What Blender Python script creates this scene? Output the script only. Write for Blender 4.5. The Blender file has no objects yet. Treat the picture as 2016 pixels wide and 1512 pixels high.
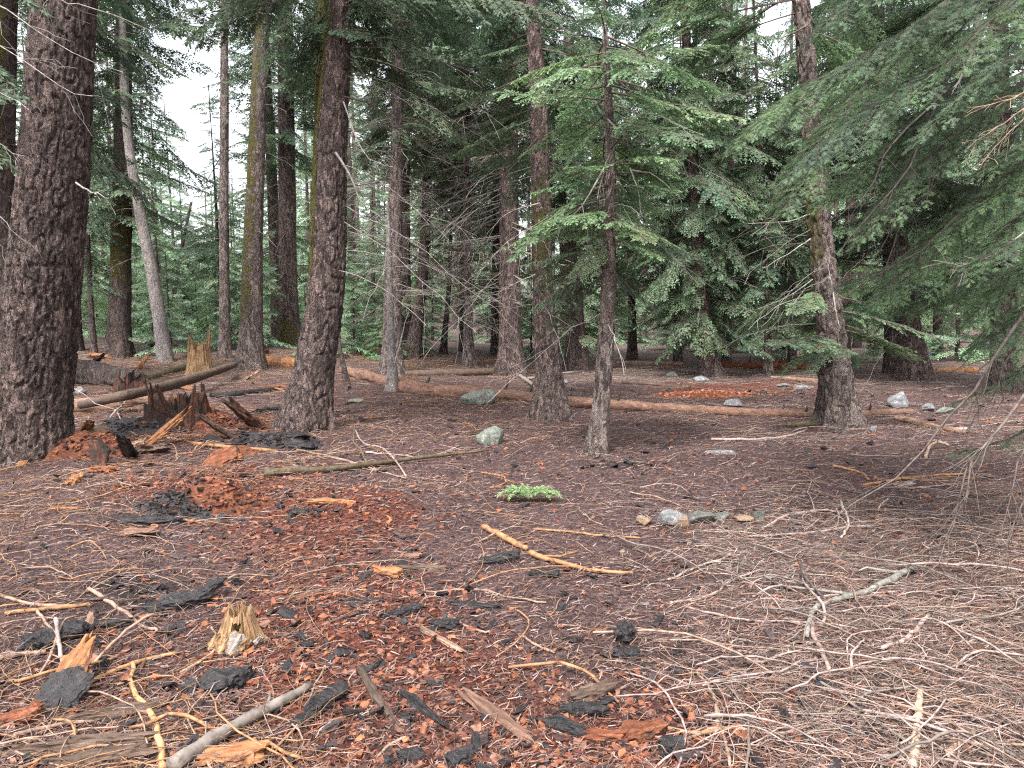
import bpy, bmesh, math, random
import numpy as np

random.seed(11)
RNG = np.random.default_rng(11)
scene = bpy.context.scene
COL = scene.collection

# ------------------------------------------------------------------ camera
F_PX, CX, CY, HORIZON = 1500.0, 1008.0, 756.0, 620.0
CAM = np.array([0.0, 0.0, 1.55])
PITCH = math.atan((CY - HORIZON) / F_PX)
FWD = np.array([0, math.cos(PITCH), -math.sin(PITCH)])
UP = np.array([0, math.sin(PITCH), math.cos(PITCH)])
RIGHT = np.array([1.0, 0, 0])


def ray(px, py):
    return FWD + RIGHT * ((px - CX) / F_PX) + UP * ((CY - py) / F_PX)


def at_depth(px, py, Y):
    d = ray(px, py)
    return CAM + d * (Y / d[1])


# ------------------------------------------------------------------ noise
def _hash(ix, iy, iz):
    n = (ix.astype(np.int64) * 73856093) ^ (iy.astype(np.int64) * 19349663) ^ (iz.astype(np.int64) * 83492791)
    n = (n ^ (n >> 13)) & 0x7FFFFFFF
    n = (n * 1274126177 + 12345) & 0x7FFFFFFF
    n = (n ^ (n >> 15)) & 0x7FFFFFFF
    n = (n * 668265263 + 974711) & 0x7FFFFFFF
    n = n ^ (n >> 16)
    return (n & 0xFFFF) / 32767.5 - 1.0


def noise3(x, y, z):
    x, y, z = np.broadcast_arrays(np.asarray(x, float), np.asarray(y, float), np.asarray(z, float))
    ix, iy, iz = np.floor(x).astype(np.int64), np.floor(y).astype(np.int64), np.floor(z).astype(np.int64)
    fx, fy, fz = x - ix, y - iy, z - iz
    u, v, w = fx * fx * (3 - 2 * fx), fy * fy * (3 - 2 * fy), fz * fz * (3 - 2 * fz)
    r = 0
    for a in (0, 1):
        for b in (0, 1):
            for c in (0, 1):
                wt = (u if a else 1 - u) * (v if b else 1 - v) * (w if c else 1 - w)
                r = r + wt * _hash(ix + a, iy + b, iz + c)
    return r


def noise2(x, y, s=0):
    return noise3(x, y, np.full(np.shape(x), s + 0.37))


def sstep(a, b, x):
    t = np.clip((x - a) / (b - a), 0, 1)
    return t * t * (3 - 2 * t)


def height(x, y):
    x = np.asarray(x, float)
    y = np.asarray(y, float)
    h = 0.62 * sstep(11, 32, y) * sstep(5, -7, x)
    h = h + 0.02 * np.clip(y - 45, 0, 400)
    h = h + 0.07 * noise2(x * 0.55, y * 0.55, 3) + 0.04 * noise2(x * 1.3, y * 1.3, 5)
    near = sstep(26, 12, y)
    h = h + near * (0.022 * noise2(x * 3.1, y * 3.1, 8) + 0.012 * noise2(x * 8, y * 8, 9) + 0.007 * noise2(x * 19, y * 19, 10))
    h = h + 0.16 * np.exp(-(((x + 3.3) / 1.7) ** 2 + ((y - 5.2) / 2.2) ** 2))
    h = h + 0.16 * np.exp(-(((x + 4.6) / 1.5) ** 2 + ((y - 10.3) / 1.4) ** 2))
    h = h + 0.10 * np.exp(-(((x + 1.25) / 0.5) ** 2 + ((y - 5.9) / 0.5) ** 2))
    return h


def ground_at(px, py):
    d = ray(px, py)
    t = np.linspace(1.5, 140, 9000)
    P = CAM[None] + d[None] * t[:, None]
    below = P[:, 2] < height(P[:, 0], P[:, 1])
    i = int(np.argmax(below)) if below.any() else len(t) - 1
    p = P[i].copy()
    p[2] = float(height(p[0], p[1]))
    return p


def to_px(p):
    v = np.asarray(p) - CAM
    f = v @ FWD
    return CX + F_PX * (v @ RIGHT) / f, CY - F_PX * (v @ UP) / f


# ------------------------------------------------------------------ mesh helpers
class MB:
    def __init__(self):
        self.V, self.C, self.F, self.M, self.n = [], [], [], [], 0

    def add(self, V, F, mat=0, col=(1, 1, 1)):
        V = np.asarray(V, np.float32).reshape(-1, 3)
        F = np.asarray(F, np.int64)
        C = np.broadcast_to(np.asarray(col, np.float32), (len(V), 3))
        self.V.append(V)
        self.C.append(C)
        self.F.append(F + self.n)
        self.M.append(np.broadcast_to(np.asarray(mat, np.int32), (len(F),)))
        self.n += len(V)
        return self

    def merge(self, o, R=None, t=None, s=1.0, tint=None):
        V = np.concatenate(o.V)
        if R is not None:
            V = (V * s) @ R.T.astype(np.float32) + np.asarray(t, np.float32)
        C = np.concatenate(o.C)
        base = self.n
        self.V.append(V)
        self.C.append(C if tint is None else C * np.asarray(tint, np.float32))
        for F, M in zip(o.F, o.M):
            self.F.append(F + base)
            self.M.append(M)
        self.n += len(V)

    def mesh(self, name, mats, smooth=True):
        me = bpy.data.meshes.new(name)
        V = np.concatenate(self.V)
        C = np.concatenate(self.C)
        me.vertices.add(len(V))
        me.vertices.foreach_set('co', V.astype(np.float32).ravel())
        loops, starts, tot, mi = [], [], [], []
        at = 0
        for F, M in zip(self.F, self.M):
            k = F.shape[1]
            loops.append(F.ravel())
            starts.append(at + np.arange(len(F)) * k)
            mi.append(M)
            at += F.size
        me.loops.add(at)
        me.loops.foreach_set('vertex_index', np.concatenate(loops).astype(np.int32))
        st = np.concatenate(starts).astype(np.int32)
        me.polygons.add(len(st))
        me.polygons.foreach_set('loop_start', st)
        me.polygons.foreach_set('material_index', np.concatenate(mi).astype(np.int32))
        me.polygons.foreach_set('use_smooth', np.full(len(st), smooth, dtype=bool))
        ca = me.color_attributes.new('Col', 'FLOAT_COLOR', 'POINT')
        ca.data.foreach_set('color', np.concatenate([C, np.ones((len(C), 1), np.float32)], 1).astype(np.float32).ravel())
        for m in mats if isinstance(mats, (list, tuple)) else [mats]:
            me.materials.append(m)
        me.update(calc_edges=True)
        return me


def link(name, me, parent=None, loc=None):
    o = bpy.data.objects.new(name, me)
    COL.objects.link(o)
    if parent is not None:
        o.parent = parent
    if loc is not None:
        o.location = [float(v) for v in loc]
    return o


def tag(o, label=None, cat=None, group=None, kind=None):
    if label:
        o['label'] = label
    if cat:
        o['category'] = cat
    if group:
        o['group'] = group
    if kind:
        o['kind'] = kind
    return o


def empty(name, loc, label, cat, group=None):
    o = link(name, None, None, loc)
    o.empty_display_size = 0.2
    return tag(o, label, cat, group)


def tubes(P, R, sides=5, twist=0.0):
    """P (N,K,3), R (N,K) -> verts, quads"""
    P = np.asarray(P, float)
    R = np.asarray(R, float)
    N, K, _ = P.shape
    T = np.gradient(P, axis=1)
    T /= np.linalg.norm(T, axis=2, keepdims=True) + 1e-12
    mean = P[:, -1] - P[:, 0]
    mean /= np.linalg.norm(mean, axis=1, keepdims=True) + 1e-12
    ref = np.where(np.abs(mean[:, 2:3]) > 0.75, np.array([[1.0, 0.13, 0.0]]), np.array([[0.11, 0.07, 1.0]]))
    n1 = np.cross(T, ref[:, None, :])
    n1 /= np.linalg.norm(n1, axis=2, keepdims=True) + 1e-12
    n2 = np.cross(T, n1)
    a = np.linspace(0, 2 * np.pi, sides, endpoint=False) + twist
    V = P[:, :, None, :] + R[:, :, None, None] * (np.cos(a)[None, None, :, None] * n1[:, :, None, :] + np.sin(a)[None, None, :, None] * n2[:, :, None, :])
    idx = np.arange(N * K * sides).reshape(N, K, sides)
    A = idx[:, :-1]
    B = idx[:, 1:]
    F = np.stack([A, np.roll(A, -1, 2), np.roll(B, -1, 2), B], -1).reshape(-1, 4)
    return V.reshape(-1, 3), F


def catmull(P, n):
    P = np.asarray(P, float)
    if len(P) == 2:
        t = np.linspace(0, 1, n)[:, None]
        return P[0] * (1 - t) + P[1] * t
    Q = np.concatenate([[2 * P[0] - P[1]], P, [2 * P[-1] - P[-2]]])
    u = np.linspace(0, len(P) - 1 - 1e-9, n)
    i = u.astype(int)
    f = (u - i)[:, None]
    a, b, c, d = Q[i], Q[i + 1], Q[i + 2], Q[i + 3]
    return 0.5 * (2 * b + (c - a) * f + (2 * a - 5 * b + 4 * c - d) * f ** 2 + (3 * b - a - 3 * c + d) * f ** 3)


def capped(P, R):
    """P (K,3), R (K,) with closed ends"""
    d0 = P[0] - P[1]
    d1 = P[-1] - P[-2]
    d0 = d0 / (np.linalg.norm(d0) + 1e-9) * 0.002
    d1 = d1 / (np.linalg.norm(d1) + 1e-9) * 0.002
    P2 = np.concatenate([[P[0] + d0], P, [P[-1] + d1]])
    R2 = np.concatenate([[1e-4], R, [1e-4]])
    return P2, R2


# ------------------------------------------------------------------ materials
def new_mat(name):
    m = bpy.data.materials.new(name)
    m.use_nodes = True
    nt = m.node_tree
    nt.nodes.clear()
    return m, nt


class NT:
    def __init__(self, nt):
        self.nt = nt

    def n(self, typ, ins=None, **kw):
        nd = self.nt.nodes.new(typ)
        for k, v in kw.items():
            setattr(nd, k, v)
        for k, v in (ins or {}).items():
            if isinstance(v, bpy.types.NodeSocket):
                self.nt.links.new(v, nd.inputs[k])
            else:
                nd.inputs[k].default_value = v
        return nd

    def ramp(self, fac, stops):
        nd = self.n('ShaderNodeValToRGB', {0: fac})
        el = nd.color_ramp.elements
        while len(el) > 1:
            el.remove(el[0])
        el[0].position = stops[0][0]
        el[0].color = (*stops[0][1], 1)
        for p, c in stops[1:]:
            e = el.new(p)
            e.color = (*c, 1)
        return nd.outputs[0]

    def mix(self, f, a, b, typ='MIX'):
        nd = self.n('ShaderNodeMix', data_type='RGBA', blend_type=typ)
        for s, v in ((nd.inputs[0], f), (nd.inputs[6], a), (nd.inputs[7], b)):
            if isinstance(v, bpy.types.NodeSocket):
                self.nt.links.new(v, s)
            else:
                s.default_value = v if not isinstance(v, tuple) else (*v, 1)
        return nd.outputs[2]

    def math(self, op, a, b=0.0, clamp=False):
        nd = self.n('ShaderNodeMath', {0: a, 1: b}, operation=op)
        nd.use_clamp = clamp
        return nd.outputs[0]

    def noise(self, vec, scale, detail=4, rough=0.55):
        return self.n('ShaderNodeTexNoise', {'Vector': vec, 'Scale': scale, 'Detail': detail, 'Roughness': rough}).outputs[0]

    def coords(self, scale=(1, 1, 1), which='Object'):
        tc = self.n('ShaderNodeTexCoord')
        return self.n('ShaderNodeMapping', {'Vector': tc.outputs[which], 'Scale': scale}).outputs[0]

    def out(self, surf):
        o = self.n('ShaderNodeOutputMaterial')
        self.nt.links.new(surf, o.inputs['Surface'])


def attr_col(t):
    return t.n('ShaderNodeAttribute', attribute_name='Col').outputs['Color']


def mat_foliage():
    m, nt = new_mat('conifer_foliage')
    t = NT(nt)
    c = attr_col(t)
    n = t.noise(t.coords(), 2.2, 3)
    c = t.mix(1.0, c, t.ramp(n, [(0.25, (0.72, 0.74, 0.76)), (0.75, (1.28, 1.25, 1.1))]), 'MULTIPLY')
    p = t.n('ShaderNodeBsdfPrincipled', {'Base Color': c, 'Roughness': 0.55, 'Specular IOR Level': 0.35})
    tr = t.n('ShaderNodeBsdfTranslucent', {'Color': c})
    mx = t.n('ShaderNodeMixShader', {0: 0.42, 1: p.outputs[0], 2: tr.outputs[0]})
    t.out(mx.outputs[0])
    return m


def mat_twig():
    m, nt = new_mat('twig_wood')
    t = NT(nt)
    c = attr_col(t)
    n = t.noise(t.coords(), 26, 6, 0.7)
    c = t.mix(1.0, c, t.ramp(n, [(0.33, (0.30, 0.27, 0.25)), (0.5, (0.9, 0.88, 0.86)), (0.7, (1.3, 1.3, 1.3))]), 'MULTIPLY')
    p = t.n('ShaderNodeBsdfPrincipled', {'Base Color': c, 'Roughness': 0.75, 'Specular IOR Level': 0.3})
    t.out(p.outputs[0])
    return m


def mat_bark(name, dark, mid, light, scale=1.0, bump=1.0, moss=(0.15, 0.135, 0.038)):
    """Col: R = moss amount, G = lichen spot amount"""
    m, nt = new_mat(name)
    t = NT(nt)
    v = t.coords((1, 1, 0.32))
    fur = t.noise(t.coords((1, 1, 0.24)), 17 * scale, 7, 0.62)
    fur2 = t.noise(t.coords((1, 1, 0.5)), 36 * scale, 5, 0.6)
    f1 = t.math('MULTIPLY', t.math('MINIMUM', t.math('ABSOLUTE', t.math('SUBTRACT', fur, 0.5)), 0.085), 11.0)
    f2 = t.math('MULTIPLY', t.math('MINIMUM', t.math('ABSOLUTE', t.math('SUBTRACT', fur2, 0.5)), 0.07), 10.0)
    cell = t.n('ShaderNodeTexVoronoi', {'Vector': t.mix(0.12, v, t.n('ShaderNodeTexNoise', {'Vector': v, 'Scale': 20.0}).outputs['Color'], 'ADD'), 'Scale': 30 * scale}, feature='F1')
    fine = t.noise(t.coords((1, 1, 0.55)), 85 * scale, 7, 0.7)
    big = t.noise(t.coords((1, 1, 0.4)), 3.0, 5, 0.6)
    cellv = t.n('ShaderNodeSeparateColor', {0: cell.outputs['Color']}).outputs[0]
    mixv = t.math('ADD', t.math('MULTIPLY', fine, 0.72), t.math('MULTIPLY', cellv, 0.32))
    c = t.ramp(mixv, [(0.30, dark), (0.50, mid), (0.74, light)])
    c = t.mix(1.0, c, t.ramp(big, [(0.3, (0.72, 0.72, 0.75)), (0.7, (1.25, 1.2, 1.16))]), 'MULTIPLY')
    a = t.n('ShaderNodeSeparateColor', {0: attr_col(t)})
    mn = t.math('ADD', t.math('MULTIPLY', t.noise(t.coords((1, 1, 0.5)), 9, 4, 0.6), 0.45), t.math('MULTIPLY', t.noise(t.coords((1, 1, 0.7)), 42, 6, 0.78), 0.55))
    mossf = t.math('SUBTRACT', t.math('ADD', a.outputs[0], t.math('MULTIPLY', mn, 4.2)), 2.55)
    mossf = t.math('MULTIPLY', mossf, 4.5, True)
    mossc = t.mix(fine, tuple(v * 0.25 for v in moss), tuple(v * 1.5 for v in moss))
    c = t.mix(mossf, c, mossc)
    ln = t.noise(t.coords(), 45, 4, 0.7)
    lf = t.math('MULTIPLY', t.math('SUBTRACT', t.math('ADD', t.math('MULTIPLY', a.outputs[1], 0.32), ln), 0.72), 5.0, True)
    c = t.mix(t.math('MULTIPLY', lf, 0.7), c, (0.24, 0.235, 0.21))
    h = t.math('ADD', t.math('ADD', f1, t.math('MULTIPLY', f2, 0.55)), t.math('ADD', t.math('MULTIPLY', fine, 0.8), t.math('MULTIPLY', cellv, 0.35)))
    h = t.math('ADD', h, t.math('MULTIPLY', mossf, t.math('MULTIPLY', mn, 1.6)))
    b = t.n('ShaderNodeBump', {'Height': h, 'Strength': 1.0 * bump, 'Distance': 0.04})
    p = t.n('ShaderNodeBsdfPrincipled', {'Base Color': c, 'Roughness': 0.9, 'Specular IOR Level': 0.2, 'Normal': b.outputs[0]})
    t.out(p.outputs[0])
    return m


def mat_wood(name, dark, mid, light, along=(0, 0), bump=1.0, rough=0.8, spec=0.3, mottled=0.0, mot_col=(0.02, 0.015, 0.012)):
    """wood in the mesh's own frame: grain runs along local X"""
    m, nt = new_mat(name)
    t = NT(nt)
    v = t.coords((0.12, 1, 1))
    g = t.noise(v, 55, 6, 0.65)
    big = t.noise(t.coords(), 6, 5, 0.6)
    c = t.ramp(g, [(0.3, dark), (0.52, mid), (0.75, light)])
    c = t.mix(1.0, c, t.ramp(big, [(0.25, (0.6, 0.58, 0.55)), (0.75, (1.3, 1.28, 1.25))]), 'MULTIPLY')
    if mottled:
        mt = t.noise(t.coords((0.5, 1, 1)), 9, 5, 0.7)
        f = t.math('MULTIPLY', t.math('SUBTRACT', mt, 1.0 - mottled), 8.0, True)
        c = t.mix(f, c, mot_col)
    c = t.mix(1.0, c, attr_col(t), 'MULTIPLY')
    b = t.n('ShaderNodeBump', {'Height': t.math('ADD', g, t.math('MULTIPLY', big, 0.6)), 'Strength': 0.8 * bump, 'Distance': 0.012})
    p = t.n('ShaderNodeBsdfPrincipled', {'Base Color': c, 'Roughness': rough, 'Specular IOR Level': spec, 'Normal': b.outputs[0]})
    t.out(p.outputs[0])
    return m


def mat_char():
    m, nt = new_mat('charred_bark')
    t = NT(nt)
    v = t.coords((0.5, 1, 1))
    g = t.noise(v, 40, 6, 0.7)
    big = t.noise(t.coords(), 16, 5, 0.7)
    c = t.ramp(g, [(0.32, (0.006, 0.005, 0.006)), (0.55, (0.018, 0.015, 0.016)), (0.8, (0.07, 0.06, 0.062))])
    c = t.mix(t.math('MULTIPLY', t.math('SUBTRACT', big, 0.6), 4.0, True), c, (0.055, 0.028, 0.02))
    c = t.mix(1.0, c, attr_col(t), 'MULTIPLY')
    b = t.n('ShaderNodeBump', {'Height': t.math('ADD', g, t.math('MULTIPLY', big, 0.8)), 'Strength': 1.0, 'Distance': 0.016})
    p = t.n('ShaderNodeBsdfPrincipled', {'Base Color': c, 'Roughness': t.math('ADD', t.math('MULTIPLY', big, 0.6), 0.15), 'Specular IOR Level': 0.45, 'Normal': b.outputs[0]})
    t.out(p.outputs[0])
    return m


def mat_rock(name, base, lichen):
    m, nt = new_mat(name)
    t = NT(nt)
    v = t.coords()
    n = t.noise(v, 9, 8, 0.65)
    sp = t.noise(v, 90, 3, 0.7)
    c = t.ramp(n, [(0.3, tuple(x * 0.6 for x in base)), (0.5, base), (0.7, tuple(min(1, x * 1.35) for x in base))])
    c = t.mix(1.0, c, t.ramp(sp, [(0.35, (0.55, 0.55, 0.55)), (0.65, (1.3, 1.3, 1.3))]), 'MULTIPLY')
    l = t.noise(v, 14, 6, 0.75)
    c = t.mix(t.math('MULTIPLY', t.math('SUBTRACT', l, 0.52), 9.0, True), c, lichen)
    dn = t.noise(v, 5, 6, 0.7)
    c = t.mix(t.math('MULTIPLY', t.math('SUBTRACT', dn, 0.53), 5.0, True), c, (0.075, 0.048, 0.042))
    b = t.n('ShaderNodeBump', {'Height': t.math('ADD', n, t.math('MULTIPLY', sp, 0.3)), 'Strength': 0.8, 'Distance': 0.03})
    p = t.n('ShaderNodeBsdfPrincipled', {'Base Color': c, 'Roughness': 0.85, 'Specular IOR Level': 0.3, 'Normal': b.outputs[0]})
    t.out(p.outputs[0])
    return m


def mat_ground():
    m, nt = new_mat('forest_floor')
    t = NT(nt)
    v = t.coords((1, 1, 1))
    a = t.n('ShaderNodeSeparateColor', {0: attr_col(t)})
    fine = t.noise(v, 55, 8, 0.72)
    med = t.noise(v, 9, 6, 0.65)
    big = t.noise(v, 1.4, 5, 0.6)
    nv = t.mix(0.05, v, t.n('ShaderNodeTexNoise', {'Vector': v, 'Scale': 12.0}).outputs['Color'], 'ADD')
    ch = t.n('ShaderNodeTexVoronoi', {'Vector': nv, 'Scale': 60.0}, feature='F1')
    chv = t.n('ShaderNodeSeparateColor', {0: ch.outputs['Color']}).outputs[0]
    duff = t.ramp(t.math('ADD', t.math('MULTIPLY', fine, 0.8), t.math('MULTIPLY', chv, 0.2)),
                  [(0.3, (0.016, 0.010, 0.010)), (0.5, (0.072, 0.043, 0.042)), (0.62, (0.135, 0.085, 0.082)), (0.8, (0.28, 0.19, 0.18))])
    red = t.ramp(t.math('ADD', t.math('MULTIPLY', fine, 0.65), t.math('MULTIPLY', chv, 0.35)),
                 [(0.28, (0.016, 0.007, 0.006)), (0.5, (0.095, 0.030, 0.021)), (0.68, (0.21, 0.068, 0.042)), (0.85, (0.34, 0.14, 0.09))])
    straw = t.ramp(t.math('ADD', t.math('MULTIPLY', fine, 0.8), t.math('MULTIPLY', med, 0.2)),
                   [(0.33, (0.028, 0.019, 0.018)), (0.52, (0.11, 0.076, 0.069)), (0.75, (0.29, 0.215, 0.195))])

    def zone(ch, k=1.0):
        return t.math('MULTIPLY', t.math('SUBTRACT', t.math('ADD', ch, t.math('MULTIPLY', t.math('SUBTRACT', med, 0.5), 0.9)), 0.35), 3.0, True)
    c = t.mix(zone(a.outputs[1]), duff, straw)
    c = t.mix(zone(a.outputs[0]), c, red)
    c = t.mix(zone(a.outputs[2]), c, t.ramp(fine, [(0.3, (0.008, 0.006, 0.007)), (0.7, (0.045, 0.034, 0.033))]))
    c = t.mix(1.0, c, t.ramp(big, [(0.3, (0.78, 0.76, 0.76)), (0.7, (1.2, 1.2, 1.18))]), 'MULTIPLY')
    h = t.math('ADD', t.math('MULTIPLY', fine, 1.0), t.math('ADD', t.math('MULTIPLY', med, 0.7), t.math('MULTIPLY', chv, 0.35)))
    b = t.n('ShaderNodeBump', {'Height': h, 'Strength': 1.0, 'Distance': 0.03})
    p = t.n('ShaderNodeBsdfPrincipled', {'Base Color': c, 'Roughness': 0.85, 'Specular IOR Level': 0.25, 'Normal': b.outputs[0]})
    t.out(p.outputs[0])
    return m


M_FOL = mat_foliage()
M_TWIG = mat_twig()
M_BARK_RED = mat_bark('plated_bark', (0.036, 0.026, 0.023), (0.128, 0.096, 0.088), (0.377, 0.280, 0.254), 0.9, 1.1)
M_BARK_GREY = mat_bark('grey_bark', (0.045, 0.034, 0.031), (0.159, 0.124, 0.113), (0.403, 0.332, 0.305), 0.9, 1.0)
M_BARK_DARK = mat_bark('dark_bark', (0.034, 0.025, 0.023), (0.112, 0.083, 0.076), (0.273, 0.215, 0.195), 1.1, 1.0)
M_BARK_PALE = mat_bark('pale_smooth_bark', (0.09, 0.08, 0.075), (0.20, 0.18, 0.17), (0.34, 0.31, 0.30), 1.3, 0.6)
M_CHAR = mat_char()
M_GROUND = mat_ground()
M_WOOD_TAN = mat_wood('weathered_tan_wood', (0.085, 0.05, 0.036), (0.21, 0.13, 0.095), (0.35, 0.24, 0.185), mottled=0.42)
M_WOOD_ORANGE = mat_wood('fresh_orange_wood', (0.13, 0.05, 0.022), (0.29, 0.13, 0.058), (0.42, 0.22, 0.11), mottled=0.47, mot_col=(0.07, 0.03, 0.02))
M_WOOD_RED = mat_wood('rotten_red_wood', (0.045, 0.014, 0.009), (0.15, 0.05, 0.025), (0.30, 0.12, 0.055), bump=1.4, mottled=0.45)
M_WOOD_DARKRED = mat_wood('dark_rotten_wood', (0.018, 0.007, 0.006), (0.075, 0.026, 0.016), (0.22, 0.085, 0.042), bump=1.6, mottled=0.56)
M_WOOD_LOG = mat_wood('barkless_log_wood', (0.065, 0.036, 0.026), (0.17, 0.095, 0.068), (0.30, 0.19, 0.14), mottled=0.46, mot_col=(0.07, 0.04, 0.028))
M_WOOD_GREY = mat_wood('grey_wood', (0.10, 0.085, 0.075), (0.23, 0.20, 0.18), (0.38, 0.34, 0.31), mottled=0.36)
M_WOOD_BROWN = mat_wood('brown_wood', (0.03, 0.02, 0.016), (0.09, 0.06, 0.046), (0.17, 0.12, 0.095), mottled=0.36)
M_WOOD_FIBRE = mat_wood('fibrous_stump_wood', (0.10, 0.052, 0.025), (0.26, 0.16, 0.085), (0.44, 0.31, 0.19), bump=1.6, mottled=0.35, mot_col=(0.06, 0.035, 0.02))
M_WOOD_MOSS = mat_wood('mossy_wood', (0.035, 0.026, 0.018), (0.12, 0.095, 0.06), (0.24, 0.20, 0.14), mottled=0.45, mot_col=(0.055, 0.06, 0.02))
M_ROCK_GREEN = mat_rock('lichen_rock', (0.145, 0.155, 0.135), (0.25, 0.285, 0.23))
M_ROCK_GREY = mat_rock('grey_rock', (0.15, 0.15, 0.155), (0.28, 0.285, 0.28))
M_ROCK_DARK = mat_rock('dark_lichen_rock', (0.09, 0.09, 0.08), (0.20, 0.21, 0.18))
M_ROCK_PALE = mat_rock('pale_rock', (0.34, 0.35, 0.34), (0.50, 0.50, 0.47))
M_ROCK_RUST = mat_rock('rusty_rock', (0.20, 0.14, 0.10), (0.34, 0.20, 0.09))

# ------------------------------------------------------------------ ground


def axis(lo, hi, c, a, n):
    u = np.linspace(math.asinh((lo - c) / a), math.asinh((hi - c) / a), n)
    return c + a * np.sinh(u)


def zones(x, y):
    """red rotten wood / straw coloured twig floor / black patches"""
    n1 = noise2(x * 0.8, y * 0.8, 21)
    n2 = noise2(x * 2.2, y * 2.2, 22)
    red = np.maximum.reduce([
        np.exp(-(((x + 0.55 + 0.22 * (y - 3.0)) / 0.75) ** 2 + ((y - 3.1) / 1.7) ** 2)),
        np.exp(-(((x + 1.25) / 0.75) ** 2 + ((y - 5.5) / 1.0) ** 2)),
        0.85 * np.exp(-(((x + 2.6) / 1.1) ** 2 + ((y - 6.6) / 1.0) ** 2)),
        0.8 * np.exp(-(((x + 4.0) / 1.6) ** 2 + ((y - 9.3) / 2.0) ** 2)),
        0.9 * np.exp(-(((x - 4.6) / 2.3) ** 2 + ((y - 16.5) / 2.2) ** 2)),
        0.7 * np.exp(-(((x - 0.5) / 0.9) ** 2 + ((y - 2.5) / 0.7) ** 2)),
        0.5 * np.exp(-(((x + 1.8) / 0.9) ** 2 + ((y - 2.9) / 0.9) ** 2)),
    ]) + 0.32 * n1
    straw = np.maximum(sstep(0.3, 1.8, x) * sstep(7.5, 4.2, y), 0.75 * sstep(14, 20, y)) + 0.3 * n2
    straw = np.maximum(straw, 0.6 * sstep(0.5, 2.5, x - 0.35 * y) * sstep(9, 6, y))
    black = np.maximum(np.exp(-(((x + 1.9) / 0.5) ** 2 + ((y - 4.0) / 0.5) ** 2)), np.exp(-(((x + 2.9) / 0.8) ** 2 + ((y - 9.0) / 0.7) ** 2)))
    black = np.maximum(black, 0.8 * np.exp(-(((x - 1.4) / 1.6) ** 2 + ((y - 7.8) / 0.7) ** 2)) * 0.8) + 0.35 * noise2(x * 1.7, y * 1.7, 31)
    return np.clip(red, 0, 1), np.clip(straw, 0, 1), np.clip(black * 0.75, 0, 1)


def build_ground():
    gx = axis(-400, 400, 0, 1.6, 560)
    gy = axis(-60, 700, 4.2, 1.5, 620)
    X, Y = np.meshgrid(gx, gy)
    Z = height(X, Y)
    V = np.stack([X, Y, Z], -1).reshape(-1, 3)
    idx = np.arange(X.size).reshape(X.shape)
    Fq = np.stack([idx[:-1, :-1], idx[:-1, 1:], idx[1:, 1:], idx[1:, :-1]], -1).reshape(-1, 4)
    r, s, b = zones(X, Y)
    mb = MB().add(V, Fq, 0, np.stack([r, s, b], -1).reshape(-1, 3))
    tag(link('ground', mb.mesh('ground', M_GROUND)), kind='structure')


build_ground()

# ------------------------------------------------------------------ conifer foliage


def unit(v):
    return v / (np.linalg.norm(v, axis=-1, keepdims=True) + 1e-12)


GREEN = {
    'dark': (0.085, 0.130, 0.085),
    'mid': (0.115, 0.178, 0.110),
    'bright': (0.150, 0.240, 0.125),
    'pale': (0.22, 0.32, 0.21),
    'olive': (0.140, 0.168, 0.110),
    'dry': (0.20, 0.18, 0.165),
}


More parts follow.
